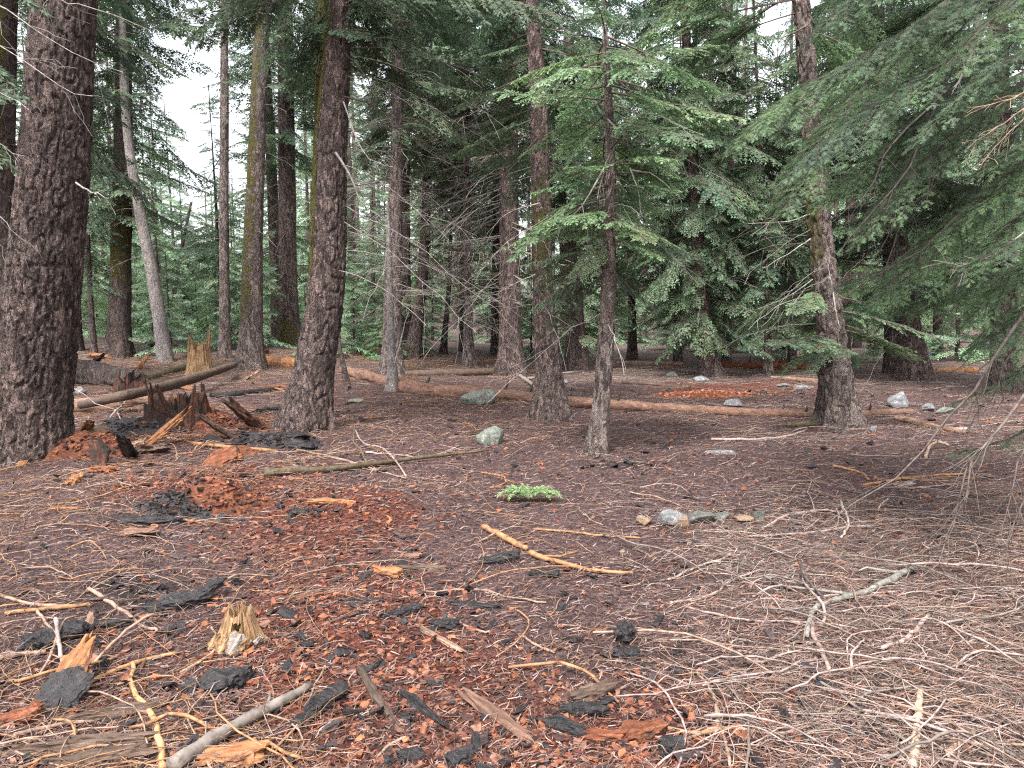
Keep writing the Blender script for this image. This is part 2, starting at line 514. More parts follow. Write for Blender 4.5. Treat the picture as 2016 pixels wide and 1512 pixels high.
def spray(axis_pts, rad0, lod, rng, width=0.42, start=0.25, droop=0.25, bare=0.0, tipcol=1.5):
    """A living branch along axis_pts (K,3): wood axis, side shoots in a flat plane and needle-clad twiglets."""
    mb = MB()
    A = catmull(axis_pts, 14)
    seg = np.linalg.norm(np.diff(A, axis=0), axis=1)
    cum = np.concatenate([[0], np.cumsum(seg)])
    L = cum[-1]
    sides = 5 if lod <= 1 else 3
    R = rad0 * (1 - 0.86 * cum / L)
    v, f = tubes(A[None], R[None], sides)
    mb.add(v, f, 1, (0.10, 0.075, 0.06))
    sp = {0: 0.055, 1: 0.065, 2: 0.095, 3: 0.20, 4: 0.05, 5: 0.016, 6: 0.11}[lod]
    n = max(4, int(L * (1 - start) / sp))
    s = L * (start + (1 - start) * (np.arange(2 * n) // 2 + rng.uniform(0, 1, 2 * n)) / n)
    s = np.clip(s, 0, L * 0.995)
    side = np.where(np.arange(2 * n) % 2 == 0, 1.0, -1.0)

    def at(sv):
        return np.stack([np.interp(sv, cum, A[:, k]) for k in range(3)], -1)
    p0 = at(s)
    T = unit(at(np.minimum(s + 0.03 * L, L)) - at(np.maximum(s - 0.03 * L, 0)))
    Sd = unit(np.cross(T, np.array([0, 0, 1.0])))
    u = s / L
    prof = np.minimum(1.0, (u - start * 0.6) / 0.3) * (1 - u) ** 0.75
    ll = (width * L * np.clip(prof, 0.05, 1) + 0.05) * rng.uniform(0.55, 1.2, len(s))
    fwd = rng.uniform(0.55, 1.0, len(s))
    d = unit(T * fwd[:, None] + Sd * side[:, None] + rng.normal(0, 0.12, (len(s), 3)))
    # side shoots curve down
    t4 = np.linspace(0, 1, 4)
    LP = p0[:, None] + d[:, None] * (ll[:, None] * t4[None])[:, :, None]
    LP[:, :, 2] -= droop * ll[:, None] * t4[None] ** 2
    LP += T[:, None] * (0.18 * ll[:, None] * t4[None] ** 2)[:, :, None]
    if lod <= 2 or lod == 6:
        rr = np.maximum(0.0016, rad0 * 0.3) * (1 - 0.75 * t4)
        v, f = tubes(LP, np.broadcast_to(rr, LP.shape[:2]), 3)
        mb.add(v, f, 1, (0.10, 0.08, 0.06))
    keep = rng.uniform(0, 1, len(s)) >= bare
    LP, ll, d = LP[keep], ll[keep], d[keep]
    if len(ll) == 0:
        return mb
    # twiglets on side shoots
    tsp = {0: 0.026, 1: 0.032, 2: 0.05, 3: 0.12, 4: 0.042, 5: 0.011}[lod]
    cnt = np.maximum(2, (ll / tsp).astype(int)) * 2 + 1
    own = np.repeat(np.arange(len(ll)), cnt)
    k = np.concatenate([np.arange(c) for c in cnt])
    tt = np.clip(((k // 2) + rng.uniform(0.2, 1.0, len(k))) / (cnt[own] / 2), 0.08, 1.0)
    tip = k == cnt[own] - 1
    tt = np.where(tip, 0.97, tt)
    q = tt * 3
    i0 = np.clip(q.astype(int), 0, 2)
    fr = (q - i0)[:, None]
    B = LP[own, i0] * (1 - fr) + LP[own, i0 + 1] * fr
    D = unit(LP[own, i0 + 1] - LP[own, i0])
    S2 = unit(np.cross(D, np.array([0, 0, 1.0])))
    sg = np.where(tip, 0.0, np.where(k % 2 == 0, 1.0, -1.0))
    dd = unit(D * rng.uniform(0.6, 1.1, len(k))[:, None] + S2 * sg[:, None] + rng.normal(0, 0.16, (len(k), 3)) + np.array([0, 0, -0.10]))
    base_l = {0: 0.075, 1: 0.085, 2: 0.11, 3: 0.26, 4: 0.085, 5: 0.03}[lod]
    bl = base_l * rng.uniform(0.55, 1.25, len(k)) * (1.15 - 0.55 * tt)
    bw = {0: 0.016, 1: 0.0125, 2: 0.018, 3: 0.045, 4: 0.014, 5: 0.0045}[lod] * rng.uniform(0.75, 1.25, len(k))
    nrm = unit(np.cross(dd, S2 + rng.normal(0, 0.25, S2.shape)) + rng.normal(0, 0.22, S2.shape))
    wv = unit(np.cross(dd, nrm))
    g = (0.75 + 0.3 * rng.uniform(0, 1, len(k)) + (tipcol - 1) * tt ** 3 * rng.uniform(0.3, 1, len(k)))[:, None]
    colr = g * np.array([[1.0, 1.0, 1.0]]) * (1 + rng.normal(0, 0.06, (len(k), 3)))
    if lod == 0:
        m = 9
        a = (np.arange(m) + 0.6) / m
        st = B[:, None] + dd[:, None] * (bl[:, None] * a[None])[:, :, None]
        Vs, Cs = [], []
        for sgn in (1, -1):
            nd = unit(dd[:, None] * 0.75 + sgn * wv[:, None] + rng.normal(0, 0.2, st.shape))
            nl = bw[:, None] * rng.uniform(0.8, 1.3, (len(k), m)) * (1.15 - 0.4 * a[None])
            tipp = st + nd * nl[:, :, None]
            off = dd[:, None] * 0.0022
            Vs.append(np.stack([st - off, st + off, tipp], 2).reshape(-1, 3))
            Cs.append(np.repeat(colr, m * 3, axis=0))
        V = np.concatenate(Vs)
        mb.add(V, np.arange(len(V)).reshape(-1, 3), 0, np.concatenate(Cs))
        P2 = np.stack([B, B + dd * bl[:, None]], 1)
        v, f = tubes(P2, np.tile([0.0013, 0.0007], (len(k), 1)), 3)
        mb.add(v, f, 0, np.repeat(colr, 6, axis=0) * 0.9)
    else:
        mid = B + dd * (bl * 0.45)[:, None]
        lift = nrm * (bw * 0.35)[:, None]
        V = np.stack([B, mid + wv * bw[:, None] + lift, B + dd * bl[:, None], mid - wv * bw[:, None] + lift], 1)
        idx = np.arange(len(k) * 4).reshape(-1, 4)
        mb.add(V.reshape(-1, 3), idx, 0, np.repeat(colr, 4, axis=0))
    return mb


PROTO = {}
PLEN = {6: 1.8, 0: 1.8, 1: 1.5, 11: 2.6, 2: 1.5, 12: 2.6, 3: 1.8, 4: 0.9}


def protos(key):
    lod = key % 10
    if key not in PROTO:
        out = []
        for i in range({0: 4, 1: 8, 2: 8, 3: 7, 4: 7, 6: 7}[lod]):
            rg = np.random.default_rng(500 + 31 * key + i)
            x = np.linspace(0, PLEN[key], 5)
            q = x / PLEN[key] * 1.8
            sag = rg.uniform(-0.02, 0.16)
            up = rg.uniform(-0.05, 0.18)
            A = np.stack([x, 0.1 * np.sin(q * rg.uniform(1, 3)) * rg.uniform(-1, 1), (up * q - sag * q ** 2 + 0.06 * np.maximum(0, q - 1.2) ** 2) * PLEN[key] / 1.8], -1)
            out.append(spray(A, {4: 0.007}.get(lod, 0.014), lod, rg, width=rg.uniform(0.26, 0.40), start=rg.uniform(0.15, 0.35), droop=rg.uniform(0.1, 0.5), bare=2.0 if lod == 6 else rg.uniform(0, 0.2)))
        PROTO[key] = out
    return PROTO[key]


def rot(az, pitch, roll):
    ca, sa = math.cos(az), math.sin(az)
    cp, sp = math.cos(pitch), math.sin(pitch)
    cr, sr = math.cos(roll), math.sin(roll)
    Rz = np.array([[ca, -sa, 0], [sa, ca, 0], [0, 0, 1]])
    Ry = np.array([[cp, 0, -sp], [0, 1, 0], [sp, 0, cp]])
    Rx = np.array([[1, 0, 0], [0, cr, -sr], [0, sr, cr]])
    return Rz @ Ry @ Rx


def crown_mb(path_fn, z0, z1, lfun, per_m, lod, tint, rng, pitch=(-0.45, -0.05), az=None, gap=0.0, dens=1.0):
    mb = MB()
    base = np.array(GREEN[tint])
    n = int((z1 - z0) * per_m * dens)
    for i in range(n):
        z = z0 + (z1 - z0) * (i + rng.uniform()) / n
        L = lfun(z) * rng.uniform(0.6, 1.15)
        if L < 0.15 or (gap and noise3(z * 1.1, i * 0.0, tint.__hash__() % 7) < -1 + 2 * gap * 0.5):
            continue
        a = rng.uniform(0, 2 * np.pi) if az is None else rng.uniform(*az)
        R = rot(a, rng.uniform(*pitch), rng.normal(0, 0.2))
        c = base * rng.uniform(0.75, 1.35) * np.array([1 + rng.normal(0, 0.06), 1, 1 + rng.normal(0, 0.06)])
        key = lod + 10 if (L > 1.9 and lod in (1, 2)) else lod
        pr = protos(key)
        mb.merge(pr[rng.integers(len(pr))], R, path_fn(z), L / PLEN[key], None)
        # tint only the foliage: wood keeps its brown
        mb.C[-1] = np.where(np.abs(mb.C[-1][:, :1] - 0.10) < 1e-6, mb.C[-1], mb.C[-1] * c.astype(np.float32)) if lod != 6 else np.broadcast_to(c.astype(np.float32), mb.C[-1].shape)
    return mb


# ------------------------------------------------------------------ trunks


def trunk_mb(P, R, sides, step, amp, rng, flare=0.0, roots=5, moss=None, spots=0.0, bark_scale=1.0):
    """Noise-plated trunk along P (K,3); colours carry moss (R) and lichen (G)."""
    seg = np.concatenate([[0], np.cumsum(np.linalg.norm(np.diff(P, axis=0), axis=1))])
    n = max(6, int(seg[-1] / step))
    s = np.linspace(0, seg[-1], n)
    Q = np.stack([np.interp(s, seg, P[:, k]) for k in range(3)], -1)
    r = np.interp(s, seg, R)
    a = np.linspace(0, 2 * np.pi, sides, endpoint=False)
    ph = rng.uniform(0, 6.28)
    prof = np.exp(-s / 0.33)
    lob = np.maximum(0, np.cos(roots * a + ph + 0.8 * np.sin(2 * a + ph))) ** 1.5
    rad = r[:, None] * (1 + flare * prof[:, None] * (0.35 + 0.9 * lob[None]))
    cx, sx = np.cos(a)[None], np.sin(a)[None]
    bx, by = r[:, None] * cx, r[:, None] * sx
    k = 20.0 * bark_scale
    o = rng.uniform(0, 50)
    zz = s[:, None]
    n1 = noise3(bx * k + o, by * k, zz * k * 0.32)
    n2 = noise3(bx * k * 2.3, by * k * 2.3 + o, zz * k * 0.9)
    n4 = noise3(bx * k * 4.3, by * k * 4.3, zz * k * 2.6 + o)
    ridge = sstep(0.01, 0.26, np.abs(n1)) - 0.6 + 0.3 * n4
    lump = noise3(bx * 3 + o, by * 3, zz * 1.6)
    rad = rad + amp * (ridge + 0.45 * n2) + r[:, None] * 0.05 * lump
    V = Q[:, None, :] + np.stack([rad * cx, rad * sx, np.zeros_like(rad)], -1)
    idx = np.arange(n * sides).reshape(n, sides)
    A, B = idx[:-1], idx[1:]
    Fq = np.stack([A, np.roll(A, -1, 1), np.roll(B, -1, 1), B], -1).reshape(-1, 4)
    C = np.zeros((n, sides, 3))
    if moss:
        az, wid, zlo, zhi, mx = moss
        da = np.abs((a - az + np.pi) % (2 * np.pi) - np.pi)
        zf = sstep(zlo - 0.6, zlo + 0.6, Q[:, 2]) * (1 - sstep(zhi - 0.6, zhi + 0.6, Q[:, 2]))
        C[:, :, 0] = mx * (1 - sstep(wid * 0.5, wid, da))[None] * zf[:, None]
    C[:, :, 1] = np.clip(spots * (0.5 + noise3(bx * 4, by * 4, zz * 2 + o)), 0, 1)
    return MB().add(V.reshape(-1, 3), Fq, 0, C.reshape(-1, 3))


def dead_branch_mb(P, r0, rng, twigs=5, col=(0.30, 0.27, 0.25), r_min=0.003, spread=0.35, sides=5):
    """A bare branch along P with a few bare side twigs."""
    P = np.asarray(P, float)
    K = 9
    Q = catmull(P, K)
    L = np.linalg.norm(np.diff(Q, axis=0), axis=1).sum()
    Q[1:] += rng.normal(0, 0.012 * L, (K - 1, 3)) * np.linspace(0.3, 1, K - 1)[:, None]
    R = np.maximum(r_min, r0 * np.linspace(1, 0.22, K))
    v, f = tubes(Q[None], R[None], sides)
    c = np.array(col) * rng.uniform(0.75, 1.2)
    mb = MB().add(v, f, 0, c)
    for _ in range(twigs):
        i = rng.integers(2, K - 1)
        T = unit(Q[i] - Q[i - 1])
        d = unit(T * rng.uniform(0.5, 1.2) + unit(rng.normal(0, 1, 3)) * 0.8 + np.array([0, 0, -0.25]))
        l = L * spread * rng.uniform(0.35, 1.0)
        t = np.linspace(0, 1, 5)[:, None]
        B = Q[i] + d * l * t + rng.normal(0, 0.045 * l, (5, 3)) * t + np.array([0, 0, -0.18 * l]) * t ** 2
        rr = np.maximum(r_min * 0.8, R[i] * 0.6 * np.linspace(1, 0.35, 5))
        v, f = tubes(B[None], rr[None], 3)
        mb.add(v, f, 0, c * rng.uniform(0.85, 1.1))
    return mb


def path_fn_of(P):
    z = P[:, 2]

    def fn(zz):
        return np.array([np.interp(zz, z, P[:, 0]), np.interp(zz, z, P[:, 1]), zz])
    return fn


TREES = []


def z_at(py, Y):
    return at_depth(CX, py, Y)[2]


def tree(label, pts, bark, crown=None, dead=None, seed=1, flare=0.5, amp=0.008, moss=None, spots=0.3, name='conifer_tree', depth=None,
         tall=3.0, bark_scale=1.0, roots=5, pixel_dead=(), group=None, dead_col=(0.25, 0.225, 0.21), cat='tree', extra_crown=()):
    """pts: (px, py, width px) from the foot up."""
    rng = np.random.default_rng(seed)
    g = ground_at(pts[0][0], pts[0][1]) if depth is None else None
    Y = g[1] if depth is None else depth
    P = np.array([at_depth(p[0], p[1], Y) for p in pts])
    dist = np.array([(p - CAM) @ FWD for p in P])
    R = np.array([p[2] for p in pts]) / 2 / F_PX * dist
    # on up beyond the picture
    d = unit(P[-1] - P[-2])
    top = P[-1] + d * tall
    P = np.concatenate([P, [top]])
    R = np.concatenate([R, [R[-1] * max(0.55, 1 - 0.09 * tall)]])
    gz = float(height(P[0][0], P[0][1]))
    P[0][2] = min(P[0][2], gz) - 0.06
    n = 40
    PR = catmull(np.concatenate([P, R[:, None]], 1), n)
    Pc, Rc = PR[:, :3], np.maximum(PR[:, 3], 0.01)
    base = Pc[0].copy()
    root = empty(name, base, label, cat, group)
    sides = int(np.clip(R[1] * F_PX / dist[1] * 2.6, 12, 230))
    step = float(np.clip(1.9 * dist[1] / F_PX, 0.010, 0.06))
    if moss:
        mz = (moss[0], moss[1], z_at(moss[2], Y), z_at(moss[3], Y), moss[4])
        moss = (mz[0], mz[1], mz[2] - base[2], mz[3] - base[2], mz[4])
    tb = trunk_mb(Pc - base, Rc, sides, step, amp, rng, flare, roots, moss, spots, bark_scale)
    link('trunk', tb.mesh('trunk', bark), root)
    fn = path_fn_of(Pc)
    for cr in ([crown] if crown else []) + list(extra_crown):
        y_lo, y_hi, lmax, per_m, lod, tint = cr[:6]
        kw = cr[6] if len(cr) > 6 else {}
        z0, z1 = z_at(y_lo, Y), min(z_at(y_hi, Y), Pc[-1][2] + 1.0)
        lf = kw.pop('lf', None) or (lambda z, z0=z0, z1=z1: lmax * (0.7 + 0.3 * min(1, (z - z0) / (0.25 * (z1 - z0) + 1e-3))))
        cm = crown_mb(fn, z0, z1, lf, per_m, lod, tint, rng, dens=1.55, **kw)
        if cm.n:
            cm.V = [v - base.astype(np.float32) for v in cm.V]
            if cr[4] == 6:
                link('bare_twigs', cm.mesh('bare_twigs', [M_FOL, M_TWIG], False), root)['kind'] = 'stuff'
            else:
                link('crown', cm.mesh('crown', [M_FOL, M_TWIG], False), root)
    if dead:
        y_lo, y_hi, nd, lmax = dead[:4]
        az = dead[4] if len(dead) > 4 else (0, 6.283)
        z0, z1 = z_at(y_lo, Y), z_at(y_hi, Y)
        for i in range(nd):
            z = z0 + (z1 - z0) * (i + rng.uniform()) / nd
            a = rng.uniform(*az)
            L = lmax * rng.uniform(0.45, 1.0)
            rr = np.interp(z, Pc[:, 2], Rc)
            dv = np.array([math.cos(a), math.sin(a), 0])
            p0 = fn(z) + dv * rr * 0.85
            el = rng.uniform(-0.5, 0.25)
            q = [p0 + dv * L * t + np.array([0, 0, L * (el * t - 0.32 * t * t)]) for t in (0, 0.33, 0.66, 1.0)]
            bm = dead_branch_mb(np.array(q) - base, 0.0032 * (0.6 + L * 0.45) * (1 + dist[1] / 26), rng, rng.integers(2, 7), dead_col if rng.uniform() < 0.7 else (0.07, 0.055, 0.05),
                                r_min=0.0022 * (0.6 + dist[1] / 16))
            link('dead_branch', bm.mesh('dead_branch', M_TWIG), root)
    for pd in pixel_dead:
        poly, r0, dc, dY = pd
        q = [at_depth(p[0], p[1], Y + (p[2] if len(p) > 2 else 0) + dY) for p in poly]
        bm = dead_branch_mb(np.array(q) - base, r0, rng, 4, dc, r_min=0.0028 * (0.6 + dist[1] / 16), spread=0.25)
        link('dead_branch', bm.mesh('dead_branch', M_TWIG), root)
    px = pts[len(pts) // 2][0]
    TREES.append((px, Y, label))
    return root, Y, Pc, base


PALE = (0.31, 0.285, 0.27)
DARKT = (0.06, 0.05, 0.045)

tree('massive trunk with thick reddish brown plated bark beside the orange bark shards',
     [(52, 893, 168), (60, 830, 142), (75, 650, 134), (92, 480, 127), (108, 300, 120), (127, 0, 108)], M_BARK_RED, None, None, 21, 0.16, 0.022,
     spots=0.45, tall=6, bark_scale=1.0,
     pixel_dead=[([(150, 360, 0), (180, 378, -.3), (215, 392, -.5)], 0.012, PALE, -0.35)])
tree('shadowy mossy trunk half hidden behind the massive plated trunk',
     [(-6, 705, 60), (0, 500, 48), (8, 200, 40), (14, 0, 36)], M_BARK_DARK, (330, -260, 3.0, 9, 1, 'dark'), (600, 250, 10, 1.6), 22, 0.3,
     moss=(3.9, 1.8, 600, 0, 0.8), depth=15.0)
tree('straight trunk green with moss from waist height standing behind the thin leaning trunk',
     [(232, 705, 52), (236, 600, 40), (240, 400, 36), (243, 200, 31), (244, 0, 27)], M_BARK_DARK, (440, -240, 2.7, 10, 2, 'mid'), (600, 380, 14, 1.8), 23, 0.4,
     moss=(4.7, 1.9, 560, 390, 0.75), spots=0.4)
tree('thin grey leaning trunk that bows across the mossy trunk',
     [(327, 712, 30), (313, 620, 25), (296, 520, 23), (272, 400, 20), (252, 270, 17), (243, 130, 15), (240, 0, 13)], M_BARK_PALE, (120, -220, 1.6, 7, 2, 'mid'), (520, 160, 10, 1.2), 24, 0.3, 0.004, spots=0.6)
tree('slender dead straight grey trunk standing against the bright sky gap',
     [(443, 704, 25), (442, 600, 20), (441, 400, 18), (442, 200, 16), (441, 0, 13)], M_BARK_GREY, (230, -250, 1.1, 3, 2, 'dark', dict(az=(-1.2, 1.2))), (520, 190, 8, 1.6), 25, 0.4, 0.004,
     pixel_dead=[([(434, 310), (410, 350), (385, 385), (370, 420)], 0.014, DARKT, 0), ([(434, 380), (415, 420), (402, 450), (408, 480)], 0.012, DARKT, 0), ([(436, 432), (400, 450), (365, 475)], 0.01, DARKT, 0)])
tree('stout trunk coated in yellow green moss beside the slender grey trunk',
     [(492, 728, 62), (494, 660, 46), (497, 520, 38), (502, 380, 34), (509, 200, 30), (518, 0, 26)], M_BARK_GREY, (20, -240, 1.4, 6, 2, 'dark', dict(az=(-1.4, 1.4))), (560, 100, 16, 1.3), 26, 0.45,
     moss=(3.7, 1.9, 640, -200, 0.62), spots=0.5)
tree('trunk with mossy foot and pale dead twigs before the curved trunk',
     [(570, 676, 48), (567, 560, 36), (565, 350, 33), (563, 150, 31), (560, 0, 29)], M_BARK_RED, (330, -240, 3.0, 8, 2, 'mid'), (600, 250, 26, 2.2), 27, 0.35,
     moss=(4.7, 1.5, 690, 620, 0.7), spots=0.4)
tree('thin mossy trunk rising close behind the curved dark trunk',
     [(622, 700, 36), (628, 400, 30), (634, 200, 28), (640, 0, 26)], M_BARK_DARK, (120, -240, 2.4, 8, 1, 'dark'), None, 28, 0.2, moss=(3.6, 2.4, 420, -200, 0.85), depth=11.2)
tree('curved dark brown trunk with a swept swollen foot and moss down one edge',
     [(596, 846, 108), (606, 790, 92), (624, 700, 76), (641, 580, 70), (647, 440, 68), (650, 300, 63), (660, 150, 54), (673, 0, 42)], M_BARK_RED, (40, -260, 2.6, 8, 1, 'dark'), (560, 60, 26, 2.3, (-0.9, 1.1)), 29, 0.36, 0.018,
     moss=(3.5, 0.75, 560, 0, 0.9), bark_scale=0.8, roots=4,
     pixel_dead=[([(660, 300), (690, 345), (712, 395), (760, 440)], 0.018, PALE, -0.2), ([(676, 190), (740, 210), (800, 260), (880, 320)], 0.012, DARKT, -0.2),
                 ([(678, 105), (720, 150), (735, 200), (728, 240)], 0.012, DARKT, -0.1), ([(676, 200), (715, 300), (770, 330)], 0.01, PALE, -0.3)])
tree('grey trunk with dark furrows behind the thin forked snag',
     [(774, 738, 48), (773, 660, 37), (776, 450, 30), (782, 250, 23), (786, 0, 17)], M_BARK_GREY, (290, -240, 2.3, 8, 2, 'mid'), (600, 130, 30, 2.0), 30, 0.5, 0.006, spots=0.5,
     extra_crown=[(640, 220, 1.9, 5, 6, 'dry')])
tree('thin forked dead snag standing just before the grey furrowed trunk',
     [(772, 768, 26), (771, 700, 17), (768, 600, 13), (766, 480, 10), (764, 420, 5)], M_BARK_PALE, None, (660, 440, 8, 0.7), 31, 0.4, 0.003, tall=0.2, spots=0.2,
     pixel_dead=[([(776, 720), (792, 660), (805, 610)], 0.02, PALE, -0.05)])
tree('dark trunk close beside the grey furrowed trunk, partly covered by it',
     [(798, 700, 30), (796, 560, 25), (796, 400, 22), (800, 200, 18), (805, 0, 14)], M_BARK_DARK, (330, -240, 2.6, 8, 2, 'olive'), (620, 300, 14, 1.6), 32, 0.3,
     extra_crown=[(620, 280, 2.2, 5, 6, 'dry')])
tree('dark trunk that leans away and curves up behind grey dead twigs',
     [(810, 705, 32), (824, 610, 24), (836, 480, 20), (841, 330, 18), (838, 150, 15)], M_BARK_DARK, (300, -240, 2.4, 7, 2, 'olive'), (600, 250, 14, 1.6), 33, 0.3,
     extra_crown=[(620, 260, 2.0, 5, 2, 'olive')])
tree('slim dark trunk with a fork low down, alone before pale undergrowth',
     [(872, 696, 15), (877, 640, 11), (884, 560, 9), (888, 450, 7)], M_BARK_DARK, (520, 200, 1.5, 6, 2, 'olive'), (680, 500, 6, 1.0), 34, 0.3, 0.003)
tree('dark narrow trunk nearly touching the taller straight trunk in the dim gap',
     [(911, 692, 15), (910, 560, 12), (908, 400, 10), (906, 200, 9)], M_BARK_DARK, (420, -200, 2.2, 6, 2, 'olive'), (640, 420, 8, 1.3), 35, 0.3)
tree('straight grey brown trunk with a small flared foot in the dim middle gap',
     [(924, 722, 26), (922, 640, 18), (919, 450, 15), (917, 250, 13)], M_BARK_GREY, (330, -200, 2.4, 8, 2, 'olive'), (620, 330, 18, 1.6), 36, 0.5, 0.004,
     extra_crown=[(640, 300, 2.0, 6, 6, 'dry')])
tree('broad reddish grey trunk with flaky bark standing at the end of the far log',
     [(1008, 740, 60), (1005, 660, 44), (1003, 500, 39), (1001, 350, 36), (1000, 180, 32), (1000, 0, 28)], M_BARK_RED, (170, -240, 3.2, 9, 2, 'mid'), (600, 150, 34, 2.6, (2.2, 4.6)), 37, 0.45, 0.011, spots=0.5,
     extra_crown=[(600, 200, 2.0, 5, 6, 'dry', dict(az=(1.9, 5.5)))])
tree('dark trunk tucked just behind the broad flaky trunk',
     [(978, 700, 24), (978, 560, 20), (980, 300, 16)], M_BARK_DARK, (430, -200, 2.4, 7, 2, 'dark'), (620, 400, 8, 1.3), 38, 0.3,
     extra_crown=[(640, 380, 2.0, 6, 2, 'olive')])
tree('flared trunk with yellow lichen patches standing behind the rough pale log',
     [(1088, 824, 78), (1081, 740, 52), (1071, 600, 42), (1066, 450, 38), (1062, 250, 34), (1054, 100, 30), (1048, 0, 27)], M_BARK_RED, (330, -240, 1.9, 9, 1, 'mid', dict(az=(-0.6, 3.6))), (640, 300, 18, 1.8), 39, 0.55, 0.011,
     moss=(4.6, 2.0, 575, 330, 0.55), spots=0.5,
     pixel_dead=[([(1060, 270), (1010, 330), (950, 400), (905, 460)], 0.014, DARKT, -0.2), ([(1062, 400), (1000, 420), (950, 470)], 0.010, PALE, -0.2), ([(1055, 540), (1010, 560), (975, 580)], 0.010, PALE, -0.3)])
tree('wide footed trunk in shade half behind the young green tree',
     [(1140, 728, 50), (1133, 640, 36), (1128, 500, 32), (1124, 300, 28)], M_BARK_DARK, (450, -200, 3.0, 8, 2, 'mid'), (640, 420, 14, 1.8), 40, 0.5, 0.008,
     extra_crown=[(660, 430, 2.2, 6, 2, 'olive')])
tree('dark trunk in deep shade behind the lichen patched trunk',
     [(1112, 696, 20), (1110, 560, 16), (1108, 350, 14)], M_BARK_DARK, (440, -200, 2.6, 7, 2, 'dark'), (620, 430, 8, 1.4), 41, 0.3)
YT = tree('young green tree with bright drooping sprays and a slim dark trunk',
     [(1174, 894, 46), (1184, 800, 35), (1194, 650, 31), (1199, 520, 27), (1202, 380, 22), (1200, 250, 17), (1194, 120, 12), (1189, 25, 7)], M_BARK_GREY, (480, 60, 1.35, 15, 1, 'bright', dict(pitch=(-0.55, 0.05))),
     (640, 120, 22, 1.5), 42, 0.35, 0.004, tall=0.5, spots=0.2,
     extra_crown=[(560, 440, 1.1, 11, 1, 'mid', dict(pitch=(-0.7, -0.2)))],
     pixel_dead=[([(1196, 235), (1225, 262), (1262, 268), (1310, 264)], 0.012, PALE, -0.2), ([(1240, 330), (1256, 375), (1262, 425)], 0.010, PALE, -0.3), ([(1245, 335), (1290, 345), (1330, 380), (1345, 392)], 0.010, PALE, -0.3),
                 ([(1190, 330), (1150, 400), (1115, 440), (1060, 470)], 0.012, PALE, -0.4), ([(1145, 400), (1155, 450), (1158, 480)], 0.007, PALE, -0.4),
                 ([(1205, 530), (1250, 575), (1290, 600)], 0.010, DARKT, -0.1), ([(1205, 530), (1240, 590), (1265, 640)], 0.009, DARKT, -0.1), ([(1192, 530), (1160, 570), (1140, 600)], 0.008, DARKT, -0.1)])[0]
tree('small dark trunk standing behind the far end of the orange needle patch',
     [(1246, 708, 20), (1244, 600, 15), (1240, 400, 12)], M_BARK_DARK, (520, -160, 2.4, 9, 2, 'mid'), (660, 520, 8, 1.3), 43, 0.4)
tree('leaning trunk with pale flaky foot beside a round grey rock',
     [(1402, 740, 46), (1392, 690, 34), (1384, 620, 29), (1372, 450, 25), (1360, 250, 21), (1350, 50, 17)], M_BARK_RED, (640, -200, 2.3, 13, 2, 'mid', dict(pitch=(-0.6, -0.1))), (660, 500, 12, 1.6), 44, 0.45, 0.007)
tree('thin grey sapling trunk behind the two flat rocks',
     [(1513, 738, 20), (1512, 680, 15), (1508, 560, 12), (1500, 380, 9), (1492, 200, 6)], M_BARK_GREY, (650, 80, 1.7, 14, 2, 'mid', dict(pitch=(-0.6, -0.1))), (690, 600, 6, 0.9), 45, 0.4, 0.004)
tree('sturdy trunk with deep cracked bark and yellow lichen crossing the pale log',
     [(1658, 838, 92), (1648, 770, 66), (1638, 670, 53), (1624, 540, 46), (1611, 430, 41), (1602, 300, 37), (1588, 120, 32), (1577, 0, 28)], M_BARK_GREY, (60, -260, 2.6, 6, 1, 'bright'), (640, 330, 22, 1.5, (1.8, 4.6)), 46, 0.35, 0.030,
     moss=(3.6, 1.3, 530, 330, 0.66), spots=0.5, bark_scale=0.62,
     extra_crown=[(690, 560, 1.5, 13, 1, 'mid', dict(pitch=(-0.4, 0.0)))],
     pixel_dead=[([(1590, 50), (1550, 70), (1505, 80)], 0.014, (0.16, 0.12, 0.1), -0.2), ([(1555, 75), (1520, 130), (1470, 180), (1420, 190)], 0.009, DARKT, -0.25), ([(1503, 5), (1480, 50), (1430, 90), (1400, 130)], 0.009, DARKT, -0.25),
                 ([(1600, 420), (1550, 435), (1475, 440)], 0.009, PALE, -0.2), ([(1596, 470), (1550, 500), (1500, 530)], 0.009, PALE, -0.2), ([(1600, 550), (1550, 585), (1490, 610)], 0.009, PALE, -0.2), ([(1640, 575), (1645, 610), (1652, 640)], 0.012, (0.4, 0.37, 0.33), -0.5)])
tree('broad footed trunk under green sprays behind the angular white rock',
     [(1803, 752, 72), (1796, 690, 52), (1782, 600, 44), (1768, 480, 38), (1752, 330, 33), (1735, 150, 28), (1722, 0, 24)], M_BARK_RED, (450, -260, 3.0, 9, 2, 'mid', dict(pitch=(-0.4, 0.05))), (660, 450, 26, 2.0), 47, 0.45, 0.01, spots=0.4,
     extra_crown=[(600, 520, 2.6, 10, 1, 'bright', dict(pitch=(-0.25, 0.1), az=(2.6, 5.2)))])
tree('dark trunk in shade close beside the broad footed trunk',
     [(1758, 735, 34), (1756, 640, 28), (1750, 450, 24), (1742, 250, 20)], M_BARK_DARK, (560, -200, 2.6, 9, 2, 'dark'), (680, 520, 10, 1.5), 48, 0.3)
tree('thin upright trunk beyond the broad footed trunk, reddish and half veiled by sprays',
     [(1846, 705, 20), (1846, 600, 16), (1842, 400, 13)], M_BARK_DARK, (560, -200, 2.6, 9, 2, 'mid'), (680, 540, 8, 1.3), 49, 0.3)
tree('dim trunk behind the drooping bare limbs near the picture edge',
     [(1978, 770, 54), (1976, 650, 46), (1972, 450, 42), (1968, 200, 36), (1964, 0, 32)], M_BARK_RED, (520, -240, 3.2, 10, 1, 'mid'), (700, 480, 16, 1.8), 50, 0.3)
